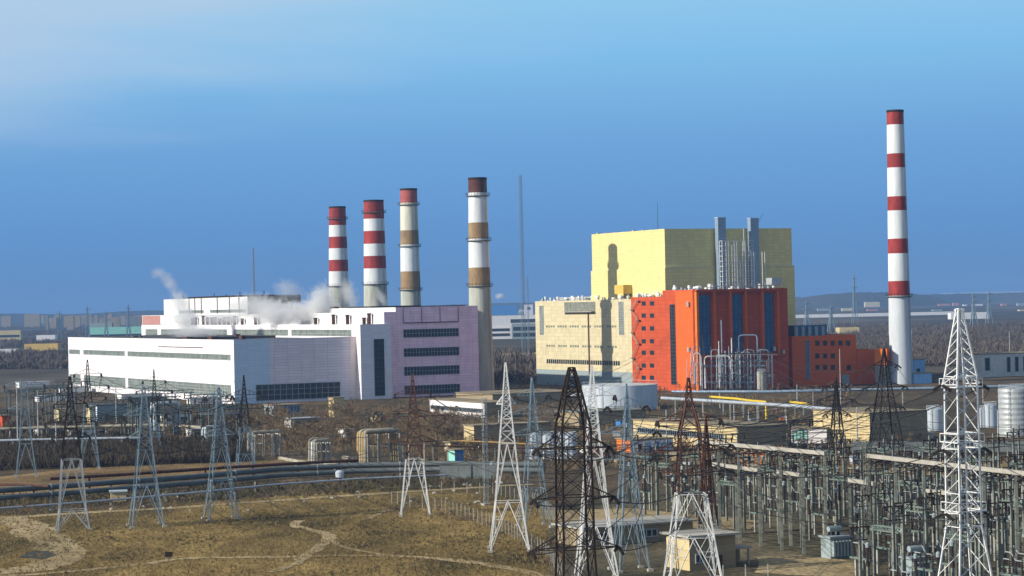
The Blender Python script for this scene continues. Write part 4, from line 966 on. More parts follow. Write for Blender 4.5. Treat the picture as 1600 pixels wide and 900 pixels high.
# process plant before the red building: each vessel or riser frame its own thing
rr = random.Random(91)
def riser(label, px0, px1, yt, yb, r, m, Yoff, group='white risers before the red building'):
    Yd = Q.p(Q.u((px0+px1)/2, 560), 0).y-Yoff; a = AT(px0, yt, Yd); b = AT(px1, yt, Yd); zb_ = max(0, AT(px0, yb, Yd).z)
    e = empty('riser_pipe', (a.x, Yd, 0), label, 'pipe', group); w = b.x-a.x; c = min(1.2, abs(w)*.3)
    pts = [(0, 0, zb_), (0, 0, a.z-c), (c*.3, 0, a.z-c*.3), (c, 0, a.z), (w-c, 0, a.z), (w-c*.3, 0, a.z-c*.3), (w, 0, a.z-c), (w, 0, zb_ if zb_ < 1 else zb_*.8)] if abs(w) > .6 else [(0,0,0),(0,0,a.z)]
    MB().tube(pts, r, 8).build('pipe', M[m], e, smooth=True)
    for z in (a.z*.35, a.z*.7):
        MB().box(-.5, .5, -.5, .5, z, z+.18).build('collar', M['galv'], e)
    return e
for i, a in enumerate(((1101, 1141, 557, 607, .28, 'silver', 8), (1154, 1183, 524, 600, .30, 'alublue', 6), (1140, 1155, 583, 606, .25, 'silver', 10), (1084, 1094, 552, 600, .22, 'silver', 9),
        (1143, 1143, 528, 0, .25, 'silver', 7), (1127, 1127, 500, 0, .28, 'alublue', 3), (1123, 1123, 533, 0, .22, 'silver', 7), (1173, 1175, 590, 596, .25, 'silver', 8), (1184, 1201, 547, 598, .3, 'alublue', 7), (1206, 1206, 555, 0, .3, 'silver', 6), (1162, 1162, 556, 0, .2, 'alublue', 6), (1073, 1073, 560, 0, .15, 'galv', 8), (1079, 1088, 548, 600, .2, 'galv', 7), (1096, 1096, 556, 0, .16, 'galv', 9), (1133, 1133, 548, 0, .3, 'alu', 5), (1150, 1150, 550, 0, .3, 'alu', 5), (1168, 1168, 545, 0, .22, 'galv', 5), (1188, 1188, 545, 0, .4, 'alublue', 5))):
    riser(('widest white pipe arch', 'tallest blue-grey pipe arch', 'small low white pipe arch', 'narrow white pipe arch at the corner', 'lone white riser at the middle', 'tall blue riser against the left red bay', 'short white riser beside the tall blue one', 'stubby white arch', 'blue-grey arch beside the steel vessel', 'white riser by the right window', 'thin blue riser', 'thin grey riser nearest the corner', 'grey arch at the corner', 'thin grey riser left of the widest arch', 'aluminium riser', 'aluminium riser right of the small arch', 'grey riser', 'thick blue riser')[i]+' before the red building', *a)
def vessel(name, label, cx, x0, x1, yt, yb, m, Y=None, group=None, dome=.12, bands=0, cat='tank', ladder=True):
    P = G(cx, yb) if Y is None else Vector((AT(cx, yb, Y).x, Y, 0)); r = (x1-x0)/2*P.y/F; P = P+Vector((0, r, 0)); h = AT(cx, yt, P.y-r).z
    e = empty(name, (P.x, P.y, 0), label, cat, group)
    pr = [(0, r)]
    if bands:
        for k in range(bands):
            z0, z1 = h*k/bands, h*(k+1)/bands; pr += [(z0+.05, r), (z0+(z1-z0)*.5, r+.09), (z1-.05, r)]
    pr += [(h, r), (h+r*dome, r*.5), (h+r*dome*1.35, .1)]
    MB().cyl((0, 0), pr, 40).build('shell', M[m], e, smooth=not bands)
    rb_ = MB(); n = 20
    for i in range(n):
        t = 2*math.pi*i/n; t2 = 2*math.pi*(i+1)/n; c, q_ = math.cos(t)*(r-.15), math.sin(t)*(r-.15)
        rb_.beam((c, q_, h), (c, q_, h+1.1), .05); rb_.beam((c, q_, h+1.1), (math.cos(t2)*(r-.15), math.sin(t2)*(r-.15), h+1.1), .05)
    rb_.build('railing', M['galv'], e)
    if ladder:
        ld = MB(); t = math.radians(-120); c, q_ = math.cos(t)*(r+.25), math.sin(t)*(r+.25)
        for d in (-.3, .3): ld.beam((c+d, q_, 0), (c+d, q_, h+1), .05)
        for k in range(int(h/.8)): ld.beam((c-.3, q_, k*.8+.4), (c+.3, q_, k*.8+.4), .035)
        ld.build('ladder', M['galv'], e)
    return e
vessel('steel_vessel', 'upright steel vessel with a cream lit edge before the red building', 1191, 1184, 1198, 581, 614, 'concrete', dome=.2)
vessel('storage_tank', 'big white-and-blue cylindrical tank in front of the beige wing', 972, 912, 1032, 603, 642, 'tank', bands=0, dome=.03)
for i, px in enumerate((837, 858, 877, 893)):
    vessel('small_tank', ('leftmost', 'second', 'third', 'rightmost')[i]+' of four small white upright tanks behind the white pylon', px, px-9.5, px+9.5, 682, 718, 'tank', group='four small white tanks', dome=.5)
vessel('ribbed_silo', 'large ribbed steel silo at the right edge', 1592, 1567, 1617, 608, 683, 'galv', bands=9)
for i, (px, w, yt, yb) in enumerate(((1463, 13, 640, 674), (1550, 10, 634, 668), (1537, 8, 640, 668))):
    vessel('small_tank', ('white tank right of the long yellow building', 'white tank left of the ribbed silo', 'narrow white tank between the pylon and the silo')[i], px, px-w, px+w, yt, yb, 'tank', group='white tanks at the right', dome=.3)
# buildings of the middle ground
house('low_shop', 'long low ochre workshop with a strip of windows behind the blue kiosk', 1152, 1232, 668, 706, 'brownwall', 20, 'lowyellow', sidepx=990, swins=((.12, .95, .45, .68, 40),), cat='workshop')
e, w, h = house('kiosk', 'small kiosk with blue, white and orange wall panels', 990, 1052, 688, 708, 'white2', 9, 'orange', wins=((.1, .2, .2, .7, 1),), cat='kiosk')
for k, mn in enumerate(('paleblue_p', 'white', 'bluepaint', 'white', 'paleblue_p', 'paleblue_p')): MB().box(w*(.34+k*.105), w*(.34+k*.105+.09), -.1, -.003, .3, h-.6).build('wall_panel', M[mn], e)
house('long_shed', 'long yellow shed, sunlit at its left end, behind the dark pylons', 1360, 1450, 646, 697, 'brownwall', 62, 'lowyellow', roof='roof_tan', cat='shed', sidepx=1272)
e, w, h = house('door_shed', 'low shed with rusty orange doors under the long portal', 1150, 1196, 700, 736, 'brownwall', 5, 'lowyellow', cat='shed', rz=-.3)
for k in range(4): MB().box(w*(.05+k*.24), w*(.05+k*.24)+w*.17, -.1, -.003, .1, h*.85).build('door', M['rustdoor'], e)
e, w, h = house('glass_kiosk', 'teal glazed kiosk under a black steel frame', 1236, 1290, 670, 693, 'white', 8, 'mint', wins=((.05, .45, .2, .9, 4),), wm='mint', cat='kiosk', rz=-.25)
fr_ = empty('open_gantry', e.location, 'open black steel frame over the teal kiosk', 'frame', rz=YAW)
b = MB()
for x in (-1.5, w*.5, w+1.5):
    for y in (-2, 6): b.beam((x, y, 0), (x, y, h+1.8), .2)
for y in (-2, 6): b.beam((-1.5, y, h+1.8), (w+1.5, y, h+1.8), .2)
for x in (-1.5, w+1.5): b.beam((x, -2, h+1.8), (x, 6, h+1.8), .2)
b.build('frame', M['dark'], fr_)
house('white_block', 'pale building with tall dark windows at the far right', 1534, 1640, 554, 590, mat('offwhite_render', (.62,.60,.55), .9), 16, wins=((.05, .12, .3, .85, 1), (.37, .42, .2, .85, 1), (.49, .54, .2, .85, 1), (.61, .66, .2, .85, 1), (.73, .78, .2, .85, 1)))
house('blue_shed', 'upper pale blue shed behind the lone chimney foot', 1429, 1446, 562, 590, 'paleblue_p', 10, wins=((.2, .5, .3, .5, 1),), cat='shed', group='blue sheds')
house('blue_shed', 'lower wider blue shed at the lone chimney foot', 1428, 1456, 584, 600, 'paleblue_p', 10, cat='shed', group='blue sheds')
house('white_front_hall', 'low building with a white window-band front beyond the brush', 757, 800, 630, 654, 'brownwall', 14, 'white', roof='roof_tan', sidepx=672, swins=((.02, .98, .35, .62, 40),))
house('flat_roof_shed', 'wide low shed with a pale flat roof right of the purple building', 770, 905, 617, 632, 'brownwall', 34, roof='roof_tan', cat='shed')
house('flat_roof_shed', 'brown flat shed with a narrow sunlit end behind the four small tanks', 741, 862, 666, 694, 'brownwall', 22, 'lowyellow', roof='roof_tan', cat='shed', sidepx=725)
house('flat_roof_shed', 'long dark low shed in front of the big white tank', 905, 1010, 645, 668, 'brownwall', 16, roof='concdark', cat='shed')
house('tall_hut', 'narrow ochre hut in the brush left of the purple building', 522, 538, 622, 652, 'lowyellow', 5, cat='hut')
house('dark_glass_building', 'low building with dark blue glazing at the foot of the pale end', 428, 470, 634, 650, 'greypaint', 10, wins=((.05, .95, .3, .9, 8),), wm='glass_blue')
house('blue_cabin', 'bright blue cabin with a green edge beside the rusty pylon', 711, 725, 704, 727, 'bluepaint', 4, 'mint', cat='cabin')
house('small_hut', 'small ochre hut left of the blue cabin', 704, 716, 692, 706, 'lowyellow', 4, cat='hut')
house('teal_shed', 'long blue-grey shed in the left substation', 152, 236, 634, 658, 'greypaint', 14, 'paleblue', roof='roof', cat='shed')
house('pale_hut', 'little pale hut beside the long blue-grey shed', 141, 150, 636, 662, 'lowyellow', 5, cat='hut')
house('pale_hut', 'little pale hut at the foot of the leftmost dark pylons', 92, 110, 640, 658, 'lowyellow', 6, cat='hut')
house('brick_hut', 'small red-brown hut at the far left', 4, 14, 650, 668, 'red', 5, cat='hut')
for i, (x0, x1, yt, yb) in enumerate(((30, 78, 598, 606), (95, 140, 606, 614), (60, 120, 620, 628), (190, 250, 617, 624), (255, 320, 612, 620), (150, 200, 606, 612), (300, 350, 624, 632))):
    house('long_canopy', ('pale canopy at the left edge', 'pale canopy left of the hall foot', 'lower pale canopy in the left substation', 'pale shed under the hall windows', 'white shed under the hall windows near the corner', 'pale shed before the hall window band', 'white shed nearest the hall corner')[i], x0, x1, yt, yb, 'white2', 7, roof='galv' if i % 2 else 'tank', cat='shed', group='low sheds before the hall')
p = G(1283, 872)
# street lamps / poles
def lamp_post(label, px, yb, yt, m='galv', arms=True, group='lamp posts and poles'):
    P = G(px, yb); h = AT(px, yt, P.y).z; e = empty('lamp_post', (P.x, P.y, 0), label, 'lamp post', group)
    MB().beam((0,0,-.1), (0,0,h), .2, w2=.1, n=8).build('post', M[m], e)
    if arms:
        for sx in (-1, 1): MB().tube([(0,0,h-.2), (sx*.9,0,h+.3), (sx*1.7,0,h+.35)], .06, 6).build('arm', M[m], e); MB().box(sx*1.7-.4, sx*1.7+.4, -.2, .2, h+.25, h+.42).build('lamp_head', M['greypaint'], e)
    return e
for i, (px, yb, yt) in enumerate(((1314, 640, 545), (1578, 560, 518), (1148, 690, 632), (1170, 668, 640), (640, 760, 694), (664, 752, 690), (700, 735, 690), (1230, 700, 650), (1500+60, 700, 640), (28, 700, 600), (60, 690, 610), (88, 700, 610), (182, 668, 600), (1425, 560, 515), (925, 640, 600), (780, 680, 640), (1042, 700, 640), (1340, 700, 636), (1246, 640, 600))):
    lamp_post(['tall pale pole before the low red building', 'pole behind the white right-hand building', 'thin pole before the yellow pipe', 'short pole on the low shed roof line', 'pole left of the rusty pylon', 'pole right behind the rusty pylon', 'pole left of the blue cabin', 'pole above the teal kiosk', 'pole left of the ribbed silo', 'pole beside the leftmost pylon', 'pole right of the leftmost pylon', 'pole left of the black-topped pylon', 'pole before the blue-grey shed', 'pole right of the lone chimney', 'pole left of the big tank', 'pole behind the white pylon', 'pole before the low ochre building', 'pole before the long yellow shed', 'pole before the annexe'][i], px, yb, yt, 'concrete' if i in (0, 4, 5, 6) else 'galv', arms=i in (1, 8, 13))
# left substation gantries (far, dim)
lg = None
GS = 'dim gantries of the left substation'
def gantry_far(px, yb, wid, hh):
    global lg, lgk
    P = G(px, yb)
    if lg is None:
        lg = empty('substation_gantry', (0,0,0), 'x', 'gantry', GS)
        for x in (0, 10): MB().beam((x,0,0), (x,0,9), .22).build('post', M['concdark'], lg)
        b = MB(); 
        for y in (-.4,.4): b.beam((-1,y,9), (11,y,9), .12); b.beam((-1,y,9.8), (11,y,9.8), .1)
        for k in range(8): b.beam((-1+k*1.5,-.4,9), (.5+k*1.5,-.4,9.8), .06)
        b.build('truss', M['greensteel'], lg)
        for x in (2, 5, 8): MB().cyl((x, 0), [(7.4,.1),(7.5,.22),(8.8,.2)], 6).build('insulator', M['porcelain'], lg)
        lgk = tree_of(lg); lg.location = (P.x, P.y, 0); lg.rotation_euler = (0,0,YAW); o = lg
    else: o = copy_tree(lg, (P.x, P.y, 0), YAW, None, 1, lgk)
    o.scale = (wid, 1, hh); return o
gl = ('at the very left edge', 'between the two leftmost pylons', 'left of the hall foot', 'under the hall windows', 'before the hall corner')
for i in range(34):
    px = rr.uniform(-20, 330); yb = rr.uniform(628, 690)
    if px > 140 and 630 < yb < 662: yb = 690-rr.random()*8
    o = gantry_far(px, yb, rr.uniform(.8, 1.4), rr.uniform(.7, 1.3))
    o['label'] = 'dim steel gantry of the left substation '+gl[0 if px < 30 else 1 if px < 90 else 2 if px < 180 else 3 if px < 270 else 4]
# ================================================================== TREES
def bare_tree(seed, H, m='bark', spread=.75):
    r = random.Random(seed); e = empty('bare_tree', (0,0,0), 'x', 'tree', None); tr = MB(); cr_ = MB()
    def grow(p, d, L, rad, dep):
        q = p+d*L
        (tr if dep == 0 else cr_).beam(p, q, rad, w2=rad*.65, n=3 if dep > 1 else 5)
        if dep >= 4: return
        n = 4 if dep < 3 else 5
        for k in range(n):
            f = r.uniform(.45, 1) if dep else r.uniform(.35, 1)
            a = r.uniform(0, 6.283); t = r.uniform(.3, spread)
            side = Vector((math.cos(a), math.sin(a), r.uniform(-.1, .35)))
            nd = (d*(1-t*.6)+side*t).normalized(); nd.z = abs(nd.z)*.8+.12; nd.normalize()
            grow(p+d*L*f, nd, L*r.uniform(.5, .72), max(rad*.5, .03), dep+1)
    grow(Vector((0,0,-.1)), Vector((r.uniform(-.1,.1), r.uniform(-.1,.1), 1)).normalized(), H*.38, H*.018, 0)
    tr.build('trunk', M[m], e); cr_.build('crown', M[m], e); return e
protoT = [bare_tree(s, 8.0, 'bark' if s % 3 else 'bark2', .8+.1*(s % 2)) for s in (1, 2, 3, 4, 5)]
tk = [tree_of(t) for t in protoT]; usedT = [False]*5
def plant(P, sc_, label, k=None):
    k = rr.randrange(5) if k is None else k; rz = rr.uniform(0, 6.28)
    if not usedT[k]:
        o = protoT[k]; o.location = (P.x, P.y, 0); o.rotation_euler = (0,0,rz); o.scale = (sc_,)*3; usedT[k] = True
    else: o = copy_tree(protoT[k], (P.x, P.y, 0), rz, None, sc_, tk[k])
    o['label'] = label; o['group'] = 'bare trees'; return o
def grove(n, poly_fn, lab, smin, smax):
    for i in range(n):
        for _ in range(50):
            px, py = poly_fn()
            break
        plant(G(px, py), rr.uniform(smin, smax), lab)
grove(110, lambda: (rr.uniform(395, 720), rr.uniform(652, 702)), 'bare brown tree in the thicket between the pipe loops and the purple building', .75, 1.35)
grove(34, lambda: (rr.uniform(560, 860), rr.uniform(700, 716)), 'bare tree along the pipes behind the middle pylons', .45, .8)
grove(30, lambda: (rr.uniform(755, 835), rr.uniform(585, 612)), 'bare tree in the dark gap between the tan-banded chimney and beige wing', .9, 1.4)
grove(22, lambda: (rr.uniform(1030, 1420), rr.uniform(612, 622)), 'bare tree at the foot of the red building', .5, .9)
grove(14, lambda: (rr.uniform(1240, 1450), rr.uniform(690, 705)), 'bare tree behind the switchyard wall', .5, .8)
grove(30, lambda: (rr.uniform(0, 380), rr.uniform(676, 700)), 'bare tree in the dark belt at the left', .5, .95)
plant(G(45, 815), .75, 'single bare tree by the dirt patch at the left edge', 1)
plant(G(1372, 892), .55, 'single bare bush tree inside the switchyard', 2)
plant(G(1395, 915), .5, 'small bare bush at the bottom of the switchyard', 3)
# thickets nobody could count: twiggy undergrowth and the dark belt
def brush(name, label, n, fn, hmin, hmax, m, wspread=1.6, tw=22, seed=5, tri=.09):
    r = random.Random(seed); b = MB()
    for i in range(n):
        px, py = fn(r); P = G(px, py); h = r.uniform(hmin, hmax)*(1 if r.random() < .8 else 1.35)
        for k in range(tw):
            a = r.uniform(0, 6.283); rad = r.random()*wspread; x, y = P.x+math.cos(a)*rad*.6, P.y+math.sin(a)*rad*.6
            z0 = r.uniform(0, h*.5); L = h*r.uniform(.45, 1)-z0*.5; a2 = r.uniform(0, 6.283); dx, dy = math.cos(a2)*rad*.65, math.sin(a2)*rad*.65; L *= .95
            w = tri*r.uniform(.6, 1.4); t = r.uniform(0, 3.14); wx, wy = math.cos(t)*w, math.sin(t)*w
            b.poly([(x-wx, y-wy, z0), (x+wx, y+wy, z0), (x+dx+wx*.3, y+dy+wy*.3, z0+L), (x+dx-wx*.3, y+dy-wy*.3, z0+L)], [(0,1,2,3)])
    o = b.build(name, M[m]); return tag(o, label, None, None, 'stuff')
brush('undergrowth', 'brown twiggy undergrowth around the pipe loops and bare trees', 1500, lambda r: (r.uniform(385, 760), r.choice((r.uniform(640, 668), r.uniform(672, 700), r.uniform(655, 712)))), .8, 3.0, 'bark', 2.2, 18, 5, .06)
brush('dark_scrub_belt', 'dark scrub belt behind the left pipelines', 2800, lambda r: (lambda x: (x, r.uniform(694, 736-(x/380)*14)))(r.uniform(-30, 385)), 1.2, 2.9, 'bark2', 1.8, 22, 6, .08)
brush('left_scrub', 'dim scrub in the left substation', 600, lambda r: (r.uniform(-30, 380), r.uniform(655, 696)), 1.0, 3.0, 'bark2', 2.0, 14, 7, .14)
brush('yard_weeds', 'dry weeds in the gap behind the middle buildings', 1400, lambda r: (r.uniform(640, 1330), r.uniform(600, 735)), .6, 2.4, 'bark', 1.8, 12, 8, .12)
M['wood'] = mat('far_bark', (.125, .10, .08), .95, 0, .3, .05)
M['straw'] = mat('dry_straw', (.26, .19, .08), .95, 0, .4, .2)
M['weed'] = mat('dark_weed', (.10, .085, .04), .95, 0, .4, .2)
brush('dry_grass_tufts', 'dry straw tufts over the field', 9000, lambda r: (r.uniform(-10, 870), r.uniform(775, 915)), .15, .55, 'straw', .4, 8, 9, .05)
brush('dark_weeds', 'dark low weeds scattered over the field', 1500, lambda r: (lambda k: (k[0]+r.gauss(0, 34), k[1]+r.gauss(0, 6)))(r.choice([(560,820),(620,835),(700,848),(300,845),(430,806),(200,870),(90,850),(520,905),(380,820),(660,890),(760,870),(150,840),(760,840),(830,870),(600,780),(480,770)])), .12, .42, 'weed', .7, 10, 10, .06)
brush('pipe_side_weeds', 'rough weeds along the pipelines', 1500, lambda r: (lambda x: (x, r.uniform(776-(x/600)*30, 798-(x/600)*28)))(r.uniform(-10, 780)), .3, 1.1, 'weed', .8, 9, 11, .08)
brush('far_wood', 'far brown leafless wood beyond the lone chimney', 5200, lambda r: (r.uniform(1242, 1640), 507+(r.random()**.8)*66), 2.2, 5.0, 'wood', 7, 16, 12, .28)
brush('far_wood', 'far dark trees behind the gap at the centre', 700, lambda r: (r.uniform(765, 930), r.uniform(556, 600)), 4, 8, 'wood', 4.5, 16, 13, .35)
brush('far_wood', 'far dark tree belts before the town at left', 3000, lambda r: (r.uniform(-20, 160), r.choice([538, 541, 556, 563, 574, 512, 522, 505])+r.uniform(-3, 3)), 3, 6, 'wood', 7, 14, 14, .4)
# ================================================================== FAR BACKGROUND
far = []
def fb(label, x0, x1, yt, yb, m, wins=(), dep=20, **kw):
    return house(kw.pop('name', 'far_building'), label, x0, x1, yt, yb, m, dep, rz=kw.pop('rz', .05), roof=kw.pop('roof', 'roof_tan'), wins=wins, group=kw.pop('group', 'far buildings'), fr='frame_grey', slab=False, **kw)
fb('beige block with a window row at the left edge, far off', -10, 32, 517, 532, 'lowyellow', ((.05, .95, .3, .55, 16),))
fb('small white block above the yellow one, far left', 57, 86, 524, 534, 'white')
fb('plain mustard-yellow building at far left', 38, 90, 538, 553, panel('mustard_panels', (.72,.50,.16), 4, 2, .8))
fb('grey-pink low shed at the far left edge', -10, 24, 546, 556, 'white2')
fb('mint green building with a row of windows behind the hall', 139, 222, 512, 534, 'mint', ((.02, .98, .35, .5, 20),), name='mint_building')
fb('narrow grey upper storey behind the mint building', 140, 175, 505, 528, 'greypaint', Y=None, name='far_building')
fb('cream far building by the skyline at left', 64, 90, 497, 505, 'white2'); fb('pinkish long building above the mint one', 188, 222, 494, 503, 'pinkbrick')
fb('dark town block on the left skyline', 2, 17, 494, 512, 'brownwall'); fb('wide dark town block on the left skyline', 38, 62, 491, 512, 'brownwall')
r2 = random.Random(12)
for i in range(26):
    x = 60+i*6.4+r2.uniform(-2, 2); w_ = r2.uniform(4, 11); yt = 497-r2.uniform(0, 7); yb_ = r2.uniform(505, 516)
    fb('small dim town building on the left skyline', x, x+w_, yt, yb_, r2.choice(['brownwall', 'brownwall', 'roof_tan', 'concdark', 'greensteel']), group='town buildings on the left skyline', dep=14)
fb('blue-roofed hall beyond the tan-banded chimney', 768, 808, 477, 493, 'bluepaint', roof='roof')
fb('long white industrial hall beyond the tan-banded chimney', 764, 840, 494, 522, 'white2', ((.45, 1, .2, .45, 16), (.45, 1, .6, .8, 16)), dep=60)
fb('white factory front with small windows behind the gap', 766, 800, 508, 530, 'white', ((.1, .9, .55, .75, 7), (.1, .9, .2, .4, 7)))
fb('grey factory front with dark glazing left of the beige wing', 800, 842, 506, 530, 'greypaint', ((.05, .95, .55, .8, 10), (.05, .95, .15, .4, 10)))
fb('small white tower block over the far industrial hall', 820, 833, 476, 496, 'white', ((.3, .7, .6, .8, 2),))
fb('low beige shed in the gap behind the trees', 782, 840, 553, 566, 'lowyellow')
fb('long thin pale wall across the right plain', 1240, 1500, 492, 497, 'white2', dep=6, name='far_wall')
fb('pale long warehouse right of the lone chimney', 1486, 1548, 489, 499, 'white2'); fb('low white shed at the horizon right of the chimney', 1472, 1492, 458, 466, 'white2')
fb('ochre block right of the blue plant room', 1312, 1343, 512, 524, 'lowyellow'); fb('small beige block on the plain left of the lone chimney', 1352, 1375, 472, 480, 'beige')
fb('pale complex on the right horizon', 1284, 1330, 463, 470, 'white2'); fb('long pale building near the right horizon', 1500, 1600, 457, 464, 'white2')
for i in range(22):
    x = r2.uniform(1245, 1600); yb_ = r2.choice([468, 472, 478, 486]); w_ = r2.uniform(5, 22)
    if 1380 < x < 1430: continue
    fb('small far building scattered on the right plain', x, x+w_, yb_-r2.uniform(2, 5), yb_, r2.choice(['white2', 'beige', 'greypaint', 'white2', 'pinkbrick']), group='scattered buildings on the right plain', dep=15)
for i in range(14):
    x = r2.uniform(764, 925); yb_ = r2.uniform(484, 492)
    if 820 < x < 925: x -= 55
    fb('small white far building beyond the blue-roofed hall', x, x+r2.uniform(4, 14), yb_-r2.uniform(3, 6), yb_, r2.choice(['white', 'white2', 'greypaint']), group='white far buildings at the centre', dep=15)
# low hills and tree-lined ridge on the horizon
def ridge(label, x0, x1, Y, hfn, m, name='hills', dep=900):
    b = MB(); n = 90; r = random.Random(int(x0)+5); P = []
    a, c = AT(x0, 470, Y).x, AT(x1, 470, Y).x
    for i in range(n+1):
        x = a+(c-a)*i/n; h = hfn(i/n)*(1+r.uniform(-.035, .035)); P.append((x, h))
    V = []
    for x, h in P: V += [(x, Y-dep*.3, -.5), (x, Y, h), (x, Y+dep*.3, h*.9), (x, Y+dep, -.5)]
    F_ = []
    for i in range(n):
        for j in range(3): F_.append((4*i+j, 4*i+4+j, 4*i+5+j, 4*i+1+j))
    o = MB().poly(V, F_).build(name, M[m], smooth=True); return tag(o, label, None, None, 'structure')
M['hill'] = ground_mat('far_hill_soil', ((.08,.075,.055), (.05,.05,.04), (.1,.09,.06), (.06,.06,.045)), .001, .004)
ridge('low dark ridge on the right horizon', 1225, 1480, 8000, lambda t: 50*math.sin(math.pi*min(1, t*1.02))**.35 if t < .98 else 5, 'hill')
ridge('low far land on the right horizon', 1380, 1680, 9500, lambda t: 37*min(1, t*6), 'hill')
ridge('low far land on the left horizon', -60, 260, 9000, lambda t: 36+4*math.sin(t*9), 'hill')
ridge('low far land on the central horizon', 250, 1250, 9800, lambda t: 36+3*math.sin(t*15), 'hill')
# ================================================================== STEAM
def steam(label, px, py, Y, sx, sy, sz, dens, seed, rotz=0.0, tilt=0.0):
    P = AT(px, py, Y); m = bpy.data.materials.new('steam'); m.use_nodes = True; t = m.node_tree; t.nodes.clear()
    tc = N(t, 'ShaderNodeTexCoord'); ln = N(t, 'ShaderNodeVectorMath', operation='LENGTH')
    mp = N(t, 'ShaderNodeMapping'); mp.inputs['Location'].default_value = (seed*3.1, seed*1.7, 0); mp.inputs['Scale'].default_value = (sx/8, sy/8, sz/8)
    t.links.new(tc.outputs['Object'], mp.inputs[0]); nz = N(t, 'ShaderNodeTexNoise', i_Scale=1.6, i_Detail=5.0, i_Roughness=.68, i_Distortion=1.4); t.links.new(mp.outputs[0], nz.inputs[0])
    t.links.new(tc.outputs['Object'], ln.inputs[0])
    f = N(t, 'ShaderNodeMapRange', n1=1.0, n2=.15, n3=-.45, n4=.30); t.links.new(ln.outputs['Value'], f.inputs[0])
    a = N(t, 'ShaderNodeMath', operation='ADD'); t.links.new(nz.outputs[0], a.inputs[0]); t.links.new(f.outputs[0], a.inputs[1])
    r_ = N(t, 'ShaderNodeMapRange', n1=.40, n2=.95, n3=0.0, n4=dens*7.5); t.links.new(a.outputs[0], r_.inputs[0])
    v = N(t, 'ShaderNodeVolumePrincipled', i_Anisotropy=.2); v.inputs['Color'].default_value = (.97, .97, .97, 1); v.inputs['Density'].default_value = dens
    t.links.new(r_.outputs[0], v.inputs['Density']); o_ = N(t, 'ShaderNodeOutputMaterial'); t.links.new(v.outputs[0], o_.inputs['Volume'])
    b = MB(); n = 16; k = 10; pr = [(-math.cos(math.pi*i/k), max(.001, math.sin(math.pi*i/k))) for i in range(k+1)]
    b.cyl((0, 0), pr, n, cap=False); o = b.build('steam', m); o.location = P; o.scale = (sx, sy, sz); o.rotation_euler = (0, tilt, rotz)
    return tag(o, label, None, None, 'stuff')
if not globals().get('NOVOL'):
    steam('low bank of white steam over the white blocks', 440, 490, 1048, 28, 12, 11, .085, 1, 0, .05)
    steam('low bank of steam right of the bank over the white blocks', 492, 488, 1045, 19, 10, 10, .085, 12, 0, .1)
    steam('billow of steam before the leftmost banded chimney', 503, 470, 1040, 13, 9, 15, .07, 2, 0, .35)
    steam('steam drifting off the thick banded chimney foot', 545, 462, 1040, 8, 7, 15, .05, 3, 0, -.35)
    steam('thin steam at the roof behind the white block', 400, 478, 1080, 26, 10, 11, .05, 4)
    steam('steam rising over the vent stubs at left', 292, 500, 1090, 10, 8, 13, .08, 5, 0, -.2)
    steam('middle of the steam plume at left', 281, 472, 1090, 8, 7, 13, .045, 15, 0, -.45)
    steam('thin wisp of steam high over the left block', 264, 440, 1090, 6, 5, 12, .035, 6, 0, -.7)
    steam('topmost faint wisp of the plume at left', 246, 426, 1090, 7, 5, 5, .022, 16, 0, -.5)
    steam('faint steam veil in the middle of the roofs', 452, 455, 1080, 14, 6, 10, .03, 7, 0, .4)
    steam('small steam puff by the purple roof edge', 597, 466, 1080, 4, 4, 9, .06, 8, 0, -.5)
    steam('steam pooled on the hall roof at left', 305, 519, 1045, 26, 9, 5, .07, 9)
    steam('steam over the lower white roofs', 350, 500, 1060, 20, 8, 5, .07, 10)
    steam('small far steam puff beyond the tan-banded chimney', 781, 463, 2600, 10, 6, 6, .08, 11)
# ================================================================== HAZE
hz = bpy.data.materials.new('haze'); hz.use_nodes = True; t = hz.node_tree; t.nodes.clear()
v = N(t, 'ShaderNodeVolumePrincipled'); v.inputs['Color'].default_value = (.24, .47, .88, 1); v.inputs['Density'].default_value = .8e-4; v.inputs['Anisotropy'].default_value = .0
o_ = N(t, 'ShaderNodeOutputMaterial'); t.links.new(v.outputs[0], o_.inputs['Volume'])
if not globals().get('NOVOL'):
    h_ = MB().box(-26100, 26100, -2100, 26100, -1.5, 175).build('haze', hz); tag(h_, 'pale blue haze lying over the whole plain', None, None, 'stuff')

# small things of the field and along the pipes
e = empty('notice_board', G(264, 877), 'small dark board on two short legs in the middle of the field', 'board', rz=.1)
MB().box(-.6, .6, -.04, .04, .7, 1.5).build('panel', M['dark'], e)
for x in (-.5, .5): MB().beam((x, 0, 0), (x, 0, .7), .05).build('leg', M['galv'], e)
e = cabinet('valve_chamber', 'squat ochre valve chamber with a white cap beside the thick pipelines', 'chamber', G(185, 783), .2, 3.2, 2.4, 2.0, 'lowyellow', 'tank')
e = empty('pipe_valve', G(531, 757), 'red and white valve post at the bend of the thick pipelines', 'valve', rz=.2)
MB().cyl((0, 0), [(0, .35), (1.6, .35)], 12).build('base', M['rust'], e); MB().cyl((0, 0), [(1.61, .9), (2.8, 1.0), (3.2, .5)], 14).build('body', M['tank'], e)
r3 = random.Random(41)
for i in range(70):
    P = G(r3.uniform(560, 830), r3.uniform(752, 792)) if i % 2 else G(r3.uniform(140, 560), r3.uniform(770, 800)-0)
    b = MB(); s_ = r3.uniform(.2, .6); b.cyl((0, 0), [(0, s_), (s_*.5, s_*.9), (s_*.8, s_*.3)], r3.choice((5, 6, 7)))
    o = b.build('stone', M['concrete']); o.location = P; o.rotation_euler = (0, 0, r3.uniform(0, 3)); o.scale = (1, r3.uniform(.5, 1), 1)
    tag(o, 'small pale stone or rubble lump by the road', 'stone', 'rubble lumps beside the road')

